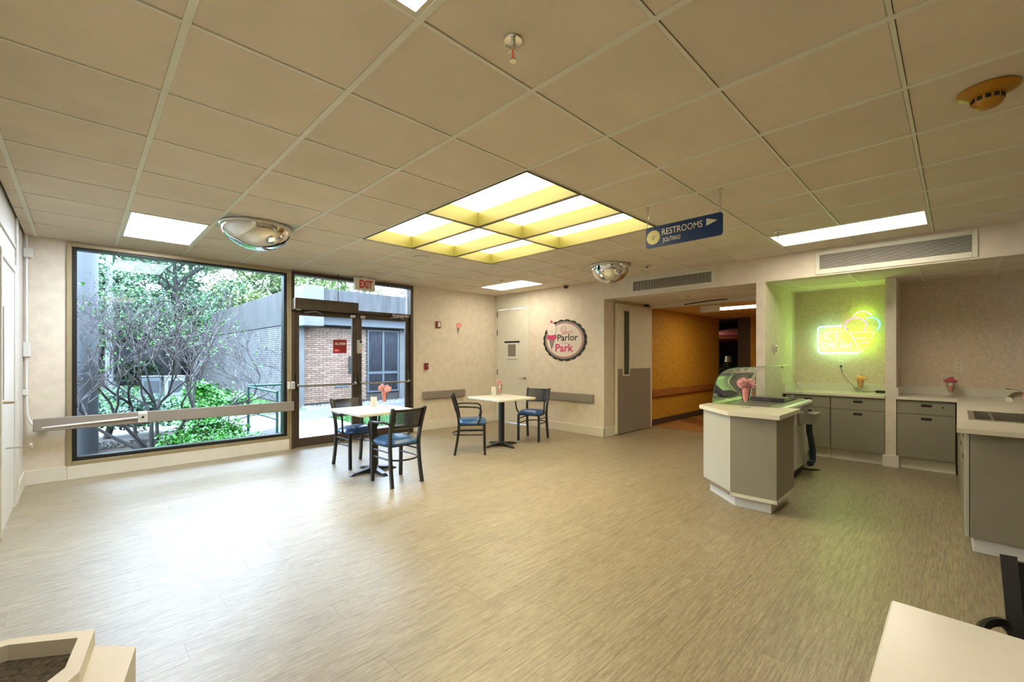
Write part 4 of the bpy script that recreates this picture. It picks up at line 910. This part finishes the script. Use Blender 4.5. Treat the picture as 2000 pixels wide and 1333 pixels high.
# ================================================================ VESTIBULE AND HALLWAY
d4 = sthing('door_4', (6.7, 1.0, 0))
part('door_frame', MB().box(7.27, 7.40, 2.04, 2.10, 0, 2.26, .004).box(7.27, 7.40, -.215, -.155, 0, 2.26, .004).box(7.27, 7.40, -.155, 2.04, 2.215, 2.275, .004), M['cream'], d4)
lf = part('door_leaf', MB().box(6.13, 6.32, 2.0, 2.045, .012, 2.215, .002).box(6.52, 7.265, 2.0, 2.045, .012, 2.215, .002).box(6.32, 6.52, 2.0, 2.045, .012, 1.0).box(6.32, 6.52, 2.0, 2.045, 2.12, 2.215), M['cream'], d4)
part('kick_plate', MB().box(6.145, 7.262, 1.996, 2.0, .015, 1.0).box(6.145, 6.30, 1.996, 2.0, 1.0, 1.112).box(6.54, 7.262, 1.996, 2.0, 1.0, 1.112), M['bumper'], lf)
part('vision_frame', rect_frame(MB(), 6.31, 6.53, .99, 2.125, .022, 1.988, 2.002), M['cream'], lf)
part('vision_pane', MB().box(6.33, 6.51, 2.004, 2.016, 1.01, 2.105), M['visback'], lf)
lf = part('door_leaf', MB().box(6.13, 7.265, -.165, -.12, .012, 2.215, .002), M['cream'], d4)
part('kick_plate', MB().box(6.145, 7.262, -.12, -.116, .015, 1.112), M['bumper'], lf)
part('door_holder', MB().box(7.0, 7.10, 1.93, 1.99, 2.235, 2.262, .004).tube([(7.20, 1.33, 2.225), (7.12, .86, 2.245), (7.14, .60, 2.245)], .010, 6), M['black'], d4)
struct('wall_hallway', MB().box(7.40, 10.85, 2.09, 2.30, 0, 2.6), M['golden'])
struct('wall_hallway_right', MB().box(7.42, 10.85, -.40, -.16, 0, 2.6).box(10.86, 11.0, -.4, 1.385, 0, 2.6), M['golden'])
struct('wall_hallway_end', MB().box(10.86, 10.95, 1.385, 1.66, 0, 2.6), M['brownwood'])
struct('baseboard_hallway', MB().box(7.42, 10.85, 2.075, 2.09, 0, .115, .003), M['brownwood'])
fl = sthing('floor_hallway'); part('floor_base', MB().box(7.42, 20, -.4, 8, -.08, -.001), M['hallfloor'], fl)
for k, P_ in enumerate([[(7.42, .5), (8.6, 2.09), (7.42, 2.09)], [(8.4, .2), (9.9, 2.0), (9.2, 2.09), (7.6, .4)], [(9.6, -.1), (10.8, 1.2), (10.8, 1.9), (9.2, .2)]]):
    part('inlay_tile', MB().prism(P_, -.001, .002), M['hallfloor2'], fl)
ch_ = sthing('ceiling_hallway'); part('ceiling_slab', MB().box(7.40, 20, -.4, 8, 2.36, 2.42), M['void'], ch_)
for i in range(6):
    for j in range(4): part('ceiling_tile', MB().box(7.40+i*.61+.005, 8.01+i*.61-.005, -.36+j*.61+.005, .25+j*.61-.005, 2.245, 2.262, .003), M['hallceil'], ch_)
t = thing('ceiling_light', 'bright ceiling light panel inside the golden hallway', 'ceiling light', (8.5, .7, 2.24)); part('frame', rect_h(MB(), 8.19, 8.77, .10, 1.28, .02, 2.236, 2.245), M['cream'], t); part('diffuser', MB().box(8.21, 8.75, .12, 1.26, 2.238, 2.2445), M['corlamp'], t)
t = thing('ceiling_light', 'added light panel brightening the dark lounge beyond hallway', 'ceiling light', (12.4, 3.6, 2.35)); part('frame', rect_h(MB(), 11.9, 12.5, 3.0, 4.2, .02, 2.345, 2.36), M['cream'], t); part('diffuser', MB().box(11.92, 12.48, 3.02, 4.18, 2.35, 2.358), M['corlamp'], t)  # added lamp, put in only because the lounge came out too dark
t = thing('hanging_sign', 'back of small white box sign hung from hallway ceiling', 'sign', (7.8, 1.11, 2.24)); part('box', MB().box(7.77, 7.82, .95, 1.29, 2.12, 2.24, .006), M['signwhite'], t)
t = thing('wall_handrail', 'reddish oak handrail board along the golden hallway wall', 'handrail', (9, 2.05, .55)); part('rail', MB().box(7.41, 10.84, 2.035, 2.065, .55, .69, .006), M['oak'], t)
for x in (7.7, 8.9, 10.2): part('bracket', MB().box(x, x+.06, 2.06, 2.09, .60, .65), M['oak'], t)
sprinkler('tiny sprinkler head in the golden hallway ceiling', 9.6, .75, 2.245)
# far lounge
struct('wall_lounge', MB().box(18, 18.3, -.4, 8, 0, 2.5).box(10.75, 18.3, 7.9, 8.0, 0, 2.5).box(10.75, 10.85, 2.3, 8, 0, 2.5).box(10.95, 18.3, -.5, -.4, 0, 2.5), M['slate'])
t = thing('parasol', 'red and orange parasol in dark lounge beyond hallway', 'umbrella', (13.7, 2.72, 0))
vs = [(13.7, 2.72, 2.18)]; fs = []
for k in range(8):
    a = 2*pi*k/8; vs.append((13.7+1.25*cos(a), 2.72+1.25*sin(a), 1.93)); vs.append((13.7+1.25*cos(a), 2.72+1.25*sin(a), 1.80))
for k in range(8): b = (k+1) % 8; fs += [(0, 1+2*k, 1+2*b), (1+2*k, 2+2*k, 2+2*b, 1+2*b)]
part('canopy', MB().add(vs, fs), M['umb'], t); part('pole', MB().tube([(13.7, 2.72, 0), (13.7, 2.72, 2.2)], .02, 8), M['brownwood'], t)
M['val'] = mat('orange_valance', (.75, .22, .02), .7)
part('valance', MB().tube([(13.7+1.255*cos(2*pi*k/8), 2.72+1.255*sin(2*pi*k/8), 1.83) for k in range(8)], .028, 4, True), M['val'], t)
t = thing('table_lamp', 'table lamp with cream shade in the dark lounge', 'lamp', (12.36, 2.40, .95)); part('shade', MB().lathe([(.09, .17), (.07, .33)], (12.36, 2.40, 1.0), 20), M['cream'], t, True); part('stem', MB().tube([(12.36, 2.4, .75), (12.36, 2.4, 1.2)], .02, 8), M['brownwood'], t)
t = thing('side_cabinet', 'dark console under lamp and plant in the lounge', 'console', (12.4, 2.4, 0)); part('body', MB().box(12.15, 12.7, 2.1, 2.8, .05, .72), M['brownwood'], t); part('top', MB().box(12.12, 12.73, 2.07, 2.83, .72, .75), M['brownwood'], t)
t = thing('green_plant', 'leafy green plant below the lamp in the lounge', 'plant', (12.2, 2.4, .75))
part('pot', MB().lathe([(.07, 0), (.09, .12)], (12.25, 2.3, .75), 14), M['cream'], t); mb = MB(); rg = random.Random(4)
for q in range(260):
    c = Vector((12.25+rg.gauss(0, .10), 2.33+rg.gauss(0, .13), .98+rg.gauss(0, .07))); a = Vector((rg.gauss(0, 1), rg.gauss(0, 1), rg.gauss(0, 1))).normalized()*.035; b = Vector((rg.gauss(0, 1), rg.gauss(0, 1), rg.gauss(0, 1))).normalized()*.02
    mb.add([c-a, c+b, c+a, c-b], [(0, 1, 2, 3)])
part('foliage', mb, M['leafD'], t, stuff=True)
t = thing('white_panel', 'tall white door panel on slate wall of lounge', 'door', (15.5, 2.6, 0)); part('panel', MB().box(15.5, 15.54, 2.75, 3.05, 1.25, 1.75), M['white'], t); part('surround', MB().box(15.54, 15.6, 2.62, 3.1, 0, 1.8), M['brownwood'], t)
# recycling bin lower left
t = thing('waste_bin', 'beige waste bin with recessed octagonal opening at lower left corner', 'bin', (-.42, -1.0, 0))
bo = [(-.205, -.905), (-.245, -1.12), (-.40, -1.27), (-.64, -1.20), (-.68, -.90), (-.52, -.72), (-.30, -.80)]
bo = [(-.207, -.908), (-.238, -1.055), (-.33, -1.17), (-.52, -1.17), (-.64, -1.05), (-.62, -.86), (-.50, -.765), (-.262, -.850)]
part('body', MB().prism(bo, .0, .775), M['beige'], t)
lid_o = [(-.262, -.846), (-.283, -.985), (-.34, -1.06), (-.46, -1.06), (-.56, -.98), (-.55, -.86), (-.47, -.775), (-.375, -.775)]
lid_i = [(-.285, -.860), (-.300, -.955), (-.352, -1.02), (-.45, -1.02), (-.53, -.96), (-.525, -.87), (-.455, -.80), (-.375, -.80)]
n_ = 8; vs = [(x, y, z) for P_, z in ((lid_o, .775), (lid_o, .805), (lid_i, .805), (lid_i, .776)) for x, y in P_]
part('lid_frame', MB().add(vs, [(r_*n_+i, r_*n_+(i+1) % n_, (r_+1)*n_+(i+1) % n_, (r_+1)*n_+i) for r_ in range(3) for i in range(n_)]), M['beige'], t)
part('liner', MB().prism(lid_i, .7755, .7765), M['mesh'], t)
# ================================================================ OUTDOORS
g = struct('ground', MB().box(-14, 30, YW+.2, 60, -.20, -.06), M['soil'])
w = thing('concrete_walk', 'pale concrete walk slabs outside the glass doors', 'walkway', (2.5, 6.5, -.02)); w['kind'] = 'structure'
for P_ in [[(1.0, 4.9), (3.6, 4.9), (3.6, 6.2), (1.6, 6.2)], [(1.6, 6.22), (3.6, 6.22), (3.6, 7.75), (1.35, 7.75)], [(1.35, 7.77), (2.85, 7.77), (3.1, 8.8), (1.9, 8.8), (.3, 7.3), (1.2, 7.1)],
           [(3.62, 4.9), (5.6, 4.9), (5.6, 5.35), (3.62, 5.85)], [(.28, 7.28), (1.3, 8.4), (-.6, 9.6), (-1.4, 8.6)]]:
    part('slab', MB().prism(P_, -.07, -.02), M['walk'], w)
struct('asphalt_path', MB().prism([(2.9, 7.8), (12, 7.8), (12, 9.42), (1.9, 9.42), (1.9, 8.82), (3.12, 8.82)], -.07, -.022), M['asph'])
def blades(P_, n, hgt, seed, r=(.5, 1.4)):
    rg = random.Random(seed); mb = MB(); xs = [p[0] for p in P_]; ys = [p[1] for p in P_]
    def inside(x, y):
        c_ = False; j = len(P_)-1
        for i in range(len(P_)):
            if (P_[i][1] > y) != (P_[j][1] > y) and x < (P_[j][0]-P_[i][0])*(y-P_[i][1])/(P_[j][1]-P_[i][1])+P_[i][0]: c_ = not c_
            j = i
        return c_
    k = 0
    while k < n:
        x, y = rg.uniform(min(xs), max(xs)), rg.uniform(min(ys), max(ys))
        if not inside(x, y): continue
        a = rg.uniform(0, 6.28); w_ = .006*(1+y*.06); h_ = hgt*rg.uniform(*r); dx, dy = w_*cos(a), w_*sin(a); lx, ly = rg.gauss(0, .02), rg.gauss(0, .02)
        mb.add([(x-dx, y-dy, -.06), (x+dx, y+dy, -.06), (x+lx, y+ly, -.06+h_)], [(0, 1, 2)]); k += 1
    return mb
t = thing('lawn', 'bright green grass patch outside the glass doors', 'grass', (4.5, 6.6, -.06))
P1 = [(3.64, 5.90), (5.6, 5.4), (9, 5.4), (9, 7.76), (3.64, 7.76)]
part('turf', MB().prism(P1, -.07, -.03), M['grassbase'], t); part('grass_blades', blades(P1, 16000, .075, 1), M['grass'], t, stuff=True)
t = thing('lawn', 'green lawn behind the teal railing along grey brick wall', 'grass', (2, 12, -.06))
P2 = [(1.3, 8.45), (1.85, 8.9), (1.85, 9.45), (3.8, 9.45), (3.8, 24), (-10, 24), (-10, 9.8), (-.5, 9.7)]
part('turf', MB().prism(P2, -.07, -.035), M['grassbase'], t); part('grass_blades', blades(P2, 26000, .09, 2), M['grass'], t, stuff=True)
mb = MB(); rg = random.Random(5)
for q in range(3200):
    x, y = (rg.uniform(3.9, 9), rg.uniform(9.44, 10.55)) if q < 2500 else (rg.uniform(-1.6, 1.2), rg.uniform(6.9, 7.6)); s_ = rg.uniform(.015, .04)
    mb.add([(x-s_, y, -.05), (x, y-s_, -.05), (x+s_, y, -.045), (x, y+s_, -.05), (x+.3*s_, y, -.05+s_)], [(0, 1, 4), (1, 2, 4), (2, 3, 4), (3, 0, 4)])
o = part('gravel', mb, M['gravel'], None, stuff=True); tag(o, 'strip of pale gravel at the foot of the brick building', 'gravel')
# building
FY = 10.6; SXW = 3.87
b = thing('brick_building', 'low brick building with deep concrete roof band across the path', 'building', (5, 11, 0))
wl = part('wall_front', MB().box(4.06, 12, FY+.012, FY+.3, -.1, 2.2), M['mortar'], b)
bl, bh, pit = .214, .0475, .0575
bmesh_ = mesh_of(MB().box(0, bl-.010, 0, .02, 0, bh, .002), M['brickA'], 'brick'); hb = mesh_of(MB().box(0, bl/2-.010, 0, .02, 0, bh, .002), M['brickA'], 'brick')
sb = mesh_of(MB().box(0, .20, 0, .022, 0, .075, .002), M['brickA'], 'brick')
z = .02; row = 0; nb = 0; rr_ = MB()
while z < 2.05:
    x = 4.08-(bl/2 if row % 2 else 0)
    while x < 5.90:
        xa = max(x, 4.08); xb = min(x+bl, 5.92)
        if xb-xa > .05:
            if nb < 299: o = inst('brick', bmesh_, wl, (xa, FY-.001+rg.uniform(-.003, .003), z)); o.scale = ((xb-xa)/bl, 1, 1); nb += 1
            else: rr_.box(xa, xb-.01, FY, FY+.02, z, z+bh)
        x += bl
    z += pit; row += 1
x = 4.08
while x < 5.8: rr_.box(x, x+.14, FY-.002, FY+.02, 2.065, 2.135); x += .152
for k in range(28):
    for q in range(6):
        xx = 7.5+q*bl+(bl/2 if k % 2 else 0); rr_.box(xx, xx+bl-.01, FY, FY+.02, .02+k*pit, .02+k*pit+bh)
part('brick_rest', rr_, M['brickA'], wl, stuff=True)
ws = part('wall_side', MB().box(SXW+.018, SXW+.3, FY+.3, 30, -.1, 2.25), M['mortar'], b)
mb = MB(); z = .0; row = 0
while z < 2.18:
    y = FY+.25+(.0 if row % 2 else .13)
    while y < 26:
        dx = rg.uniform(-.004, .004); mb.add([(SXW+dx, y, z), (SXW+dx, y+.19, z), (SXW+dx, y+.19, z+.047), (SXW+dx, y, z+.047), (SXW+.02, y, z), (SXW+.02, y+.19, z), (SXW+.02, y+.19, z+.047), (SXW+.02, y, z+.047)],
                                             [(0, 3, 2, 1), (0, 1, 5, 4), (3, 7, 6, 2), (0, 4, 7, 3), (1, 2, 6, 5)]); y += .206
    z += .060; row += 1
part('brickwork', mb, M['brickB'], ws, stuff=True)
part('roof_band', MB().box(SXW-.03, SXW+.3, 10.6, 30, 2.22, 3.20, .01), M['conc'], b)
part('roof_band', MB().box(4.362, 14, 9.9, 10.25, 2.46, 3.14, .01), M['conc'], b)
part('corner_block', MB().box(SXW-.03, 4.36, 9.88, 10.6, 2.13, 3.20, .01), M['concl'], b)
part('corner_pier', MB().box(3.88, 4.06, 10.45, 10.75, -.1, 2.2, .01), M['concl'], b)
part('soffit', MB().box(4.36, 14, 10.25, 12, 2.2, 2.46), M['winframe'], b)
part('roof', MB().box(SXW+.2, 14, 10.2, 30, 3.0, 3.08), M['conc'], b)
wf_ = part('window_frame', rect_frame(MB(), 5.93, 7.0, .22, 2.14, .05, FY-.03, FY+.03).box(6.42, 6.49, FY-.03, FY+.03, .25, 2.1).box(5.95, 6.98, FY-.035, FY+.03, .78, .86), M['winframe'], b)
part('window_pane', MB().box(5.97, 6.96, FY-.005, FY, .26, 2.1), M['fglass'], wf_)
cu = MB()
for x0c, x1c in ((5.98, 6.42), (6.49, 6.95)):
    n_ = 60; vs = [(x0c+(x1c-x0c)*k/n_, FY+.006+.004*sin(k*1.05), zz) for k in range(n_+1) for zz in (.26, 2.09)]
    cu.add(vs, [(2*k, 2*k+2, 2*k+3, 2*k+1) for k in range(n_)])
part('curtain', cu, M['curtain'], wf_)
part('pilaster', MB().box(7.02, 7.2, FY-.05, FY+.1, -.1, 2.2, .01), M['concl'], b)
part('wall_vent', MB().box(4.95, 5.35, FY-.02, FY, .42, .50, .004), M['winframe'], b); part('wall_lantern', MB().box(5.35, 5.43, FY-.08, FY, .82, 1.32, .01), M['black'], b)
# far garage-like building
b2 = thing('far_building', 'small pale building with sloped roof far behind the bare shrub', 'building', (3, 28, 0))
part('wall', MB().box(-1.0, 3.0, 27, 31, -.1, 2.4), M['concl'], b2); part('roof', MB().prism([(-1.4, 2.4), (3.4, 2.4), (3.4, 2.6), (1.0, 4.0), (-1.4, 2.6)], 26.6, 31.4, 'y'), M['pole'], b2)
part('door', MB().box(.6, 1.7, 26.96, 27, 0, 2.1), M['winframe'], b2); part('window', MB().box(2.1, 2.8, 26.96, 27, 1.1, 1.9), M['black'], b2)
# concrete column, pole, boxes
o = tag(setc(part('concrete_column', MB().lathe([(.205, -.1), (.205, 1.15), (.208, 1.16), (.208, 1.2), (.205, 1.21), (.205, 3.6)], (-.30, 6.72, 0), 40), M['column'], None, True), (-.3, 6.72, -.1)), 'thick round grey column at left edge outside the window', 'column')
t = thing('light_pole', 'slim pale light pole among trees left of the window', 'pole', (.55, 22.3, 0)); part('pole', MB().tube([(.55, 22.3, -.1), (.55, 22.3, 8.5)], [.14, .09], 12), M['pole'], t); part('base', MB().lathe([(.25, -.1), (.22, .3)], (.55, 22.3, 0), 16), M['concl'], t)
for lb, x, y, m_ in (('dark grey utility box on lawn behind bare shrub, left one', 1.42, 17.3, 'winframe'), ('pale grey utility box on lawn behind bare shrub, right one', 2.02, 16.9, 'pole')):
    t = thing('utility_box', lb, 'utility box', (x, y, 0)); part('cabinet', MB().box(x-.27, x+.27, y-.25, y+.25, -.1, .62, .02), M[m_], t); part('cap', MB().box(x-.29, x+.29, y-.27, y+.27, .62, .66, .02), M[m_], t)
    part('louvre_panel', MB().box(x-.2, x+.2, y-.26, y-.245, .1, .5, .01), M['column'], t)
t = thing('metal_railing', 'teal painted pipe railing outside lower right of window', 'railing', (1.95, 6.3, 0))
Ap, Bp, Cp = (1.79, 6.62), (2.19, 6.17), (2.075, 6.03)
for p in (Ap, Bp, Cp): part('post', MB().tube([(p[0], p[1], -.1), (p[0], p[1], .80 if p != Cp else .74)], .021, 10), M['teal'], t, True)
part('top_rail', MB().tube([(Ap[0], Ap[1], .82), (Bp[0], Bp[1], .84), (Bp[0], Bp[1], .80)], .021, 10), M['teal'], t, True)
part('top_rail', MB().tube([(Ap[0], Ap[1], .80), (Cp[0], Cp[1], .72)], .021, 10), M['teal'], t, True)
part('lower_rail', MB().tube([(Ap[0], Ap[1], .38), (Cp[0], Cp[1], .26)], .017, 8), M['teal'], t, True)
o = tag(setc(part('door_mat', MB().prism([(2.05, 6.25), (2.6, 6.6), (2.35, 7.0), (1.9, 6.6)], -.021, -.012), M['asph']), (2.2, 6.6, -.02)), 'dark grate mat on walk beside the teal railing', 'mat')
# vegetation -------------------------------------------------------------
def leaves(mb, c, R_, n, s_, rg, flat=1.0, shell=.5):
    c = Vector(c)
    for q in range(n):
        d = Vector((rg.gauss(0, 1), rg.gauss(0, 1), rg.gauss(0, 1))).normalized(); p = c+Vector((d.x*R_[0], d.y*R_[1], d.z*R_[2]))*rg.uniform(shell, 1)
        a = Vector((rg.gauss(0, 1), rg.gauss(0, 1), rg.gauss(0, .6))).normalized()*s_*rg.uniform(.6, 1.3); bb = a.cross(Vector((rg.gauss(0, .5), rg.gauss(0, .5), 1))).normalized()*s_*.55
        o = len(mb.v); mb.v += [tuple(p-a), tuple(p+bb), tuple(p+a), tuple(p-bb)]; mb.f.append((o, o+1, o+2, o+3))
def tree(label, x, y, h, r, m_, seed, n=9000, s_=.13, trunk=.16, low=.25):
    rg = random.Random(seed); t = thing('garden_tree', label, 'tree', (x, y, 0), 0, None); mb = MB()
    part('trunk', MB().tube(catmull([(x, y, -.1), (x+.05, y, h*.3), (x-.1, y+.1, h*.6), (x, y, h*.85)], 4), [trunk*(1-.8*k/12) for k in range(13)], 8), M['bark'], t, True)
    nc = 60; n = int(n*2.6); s_ *= .62
    for q in range(nc):
        a = rg.uniform(0, 6.28); zz = rg.uniform(low, 1); pr = r*(1-.55*max(0, zz-.55)/.45)*rg.uniform(.25, 1)
        cr_ = r*rg.uniform(.22, .38); leaves(mb, (x+pr*cos(a), y+pr*sin(a), h*zz), (cr_, cr_, cr_*.6), n//nc, s_, rg)
    part('foliage', mb, M[m_], t, stuff=True)
    br = MB()
    for q in range(9):
        a = rg.uniform(0, 6.28); z0 = h*rg.uniform(.3, .6); br.tube([(x, y, z0), (x+r*.4*cos(a), y+r*.4*sin(a), z0+h*.12), (x+r*.8*cos(a), y+r*.8*sin(a), z0+h*.2)], [trunk*.4, trunk*.25, .02], 6)
    part('branches', br, M['bark'], t, stuff=True)
tree('tall mid green tree behind the light pole, leftmost in window', -2.6, 21, 8.2, 2.6, 'leafB', 11)
tree('feathery green tree behind bare shrub in middle of window', 3.0, 24, 9.5, 3.4, 'leafB', 12, 14000)
tree('dense dark green tree low behind shrub left of window middle', .6, 26.5, 5.2, 2.6, 'leafD', 13, 9000, .16, .16, .1)
tree('yellowish green tree rising above the grey roof band', 7.2, 24, 8.6, 3.6, 'leafC', 14, 12000)
tree('yellow green tree beyond roof at right part of window', 11.2, 30, 11.5, 4.6, 'leafC', 15, 12000, .2)
tree('broad green tree far behind the small pale building', 5.0, 34, 14, 5.6, 'leafB', 16, 13000, .24)
tree('dark evergreen tree behind the grey column', -1.7, 15.5, 3.3, 1.5, 'leafD', 17, 8000, .1, .12, .05)
tree('light green leafy tree far left behind evergreen', -6, 27, 10, 4.5, 'leafB', 18, 9000, .22)
tree('green tree whose twigs show beyond roof at door transom', 19.5, 27.5, 8.8, 3.0, 'leafB', 19, 6000, .18)
for lb, xh, yh, hh, sd in (('tall clipped green hedge far behind the utility boxes', 0, 36, 4.4, 51), ('green hedge far left beyond the grey column', -11, 32, 4.6, 52), ('green hedge closing the view behind low roof', 10, 40, 5.0, 53)):
    rg = random.Random(sd); t = thing('garden_hedge', lb, 'hedge', (xh, yh, 0)); mb = MB()
    for q in range(70): leaves(mb, (xh+rg.uniform(-5.5, 5.5), yh+rg.uniform(-.6, .6), rg.uniform(.2, hh)), (1.1, .8, .7), 260, .11, rg)
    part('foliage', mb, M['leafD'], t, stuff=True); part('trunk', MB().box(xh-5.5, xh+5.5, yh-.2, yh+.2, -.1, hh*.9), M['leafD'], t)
t = thing('juniper_bush', 'spreading blue green juniper under the bumper rail by column', 'bush', (.1, 7.7, 0)); mb = MB(); rg = random.Random(21)
for q in range(46):
    a = rg.uniform(0, 6.28); rr2 = rg.uniform(0, 1)**.5; leaves(mb, (.15+1.1*rr2*cos(a), 7.6+.7*rr2*sin(a), .15+.62*(1-rr2*.5)*rg.uniform(.2, 1)), (.28, .28, .16), 200, .035, rg, shell=.1)
part('foliage', mb, M['juniper'], t, stuff=True); part('stem', MB().tube([(.0, 7.75, -.1), (.1, 7.7, .3)], .05, 8), M['bark'], t)
def low_bush(label, pts, m_, n, s_, seed, nm='leafy_bush'):
    rg = random.Random(seed); t = thing(nm, label, 'bush', (pts[0][0], pts[0][1], -.06)); mb = MB()
    for (x, y, z, r_) in pts: leaves(mb, (x, y, z), (r_, r_, r_*.7), n//len(pts), s_, rg, shell=.15)
    part('foliage', mb, M[m_], t, stuff=True)
    st = MB()
    for (x, y, z, r_) in pts[:6]: st.tube([(x*.7+pts[0][0]*.3, y, -.08), (x, y, z)], .010, 5)
    part('stems', st, M['bark'], t, stuff=True)
low_bush('bright green leafy undergrowth at foot of bare shrub', [(.95, 6.35, .12, .34), (1.25, 6.45, .22, .32), (1.55, 6.6, .10, .26), (.75, 6.2, .05, .28), (1.1, 6.9, .35, .35), (1.35, 6.75, .50, .25), (.95, 6.8, .45, .25), (1.3, 6.1, .0, .3)], 'leafA', 3200, .035, 31)
low_bush('bright green saplings with larger leaves right of bare shrub', [(1.45, 7.3, .55, .35), (1.75, 7.6, .45, .35), (1.2, 7.2, .75, .28), (2.0, 8.0, .4, .35)], 'leafA', 1500, .045, 32)
low_bush('pale groundcover leaves just outside the lower window frame', [(x_/10, 5.35+.12*((x_*7) % 5)/5, -.02, .22) for x_ in range(-3, 19, 2)], 'leafD', 3400, .022, 33, 'groundcover')
low_bush('bright low groundcover in front of the teal railing', [(x_/10, 5.75+.2*((x_*3) % 4)/4, -.0, .22) for x_ in range(9, 19, 2)], 'leafA', 2400, .022, 34, 'groundcover')
# bare magnolia-like shrub
rg = random.Random(44)
t = thing('bare_shrub', 'large bare branching shrub with few fresh leaves outside window', 'shrub', (.55, 6.6, -.06))
tw = MB(); lv = MB(); bd = MB()
def grow(p, d, L, r, depth, mb):
    pts = [p.copy()]; k = 3 if depth < 3 else 2; rad = [r]
    for q in range(k):
        d = (d+Vector((rg.gauss(0, .17)+(-.35 if p.x > 1.75 else .35 if p.x < -.62 else 0), rg.gauss(0, .17)+(.3 if p.y < 5.5 else 0)-(.4 if p.x < .15 and p.y > 6.1 else 0), rg.gauss(.07, .10)))).normalized(); p = p+d*L/k; p.y = max(p.y, 5.15); cxy = Vector((p.x+.3, p.y-6.72))
        if cxy.length < .27: cxy = cxy.normalized()*.27; p.x, p.y = cxy.x-.3, cxy.y+6.72
        pts.append(p.copy()); rad.append(r*(1-.38*(q+1)/k))
    mb.tube(pts, rad, 6 if depth < 2 else (4 if depth < 4 else 3))
    if depth >= 6:
        if rg.random() < .10: leaves(lv, p, (.03, .03, .03), 5, .022, rg)
        elif rg.random() < .5: bd.ball(p, .008, 5, sc=(1, 1, 1.6))
        return
    n = rg.choice([2, 2, 3]) if depth < 4 else rg.choice([2, 3, 3])
    for q in range(n):
        ax_ = Vector((rg.gauss(0, 1), rg.gauss(0, 1), rg.gauss(0, .5))).normalized(); nd = (d+ax_*rg.uniform(.45, .85)).normalized()
        if nd.z < -.1: nd.z = .1
        q_ = pts[-1] if q < 2 else pts[-2]
        grow(q_, nd, L*rg.uniform(.66, .86), r*.62, depth+1, tw if depth >= 1 else mb)
base = Vector((.50, 6.38, -.08))
for q, (dx, dy, dz) in enumerate([(-1.0, .15, .75), (-.55, -.1, 1.0), (-.2, .25, 1.2), (.15, -.15, 1.2), (.45, .2, 1.0), (.75, -.05, .95), (1.15, .1, .75), (.95, .3, .6), (-.8, .4, .9), (.1, .5, 1.0)]):
    mb = MB(); grow(base+Vector((dx*.12, dy*.1, 0)), Vector((dx, dy, dz)).normalized(), .74, .030, 0, mb); part('branch', mb, M['bark'], t, True)
part('twigs', tw, M['twig'], t, True, stuff=True); part('fresh_leaves', lv, M['leafA'], t, stuff=True); part('buds', bd, M['twig'], t, stuff=True)

# repeats share a group phrase
for st_, gp_ in {'dining_chair': 'black chairs around the cafe tables', 'cafe_table': 'cream cafe tables', 'sundae': 'decorative sundae glasses', 'sprinkler': 'ceiling sprinkler heads',
                 'ceiling_light': 'flat ceiling light panels', 'garden_tree': 'trees outside the window', 'garden_hedge': 'far hedges', 'base_cabinet': 'grey base cabinets', 'bumper_rail': 'taupe bumper rails',
                 'menu_card': 'menu cards on the tables', 'dome_mirror': 'dome mirrors on the ceiling', 'wall_outlet': 'wall outlets above the worktops', 'round_plate': 'round wall plates', 'air_grille': 'grilles on the soffit',
                 'utility_box': 'utility boxes on the lawn'}.items():
    for o in list(COL.objects):
        if o.parent is None and o.name.split('.')[0] == st_ and 'label' in o and 'group' not in o: o['group'] = gp_
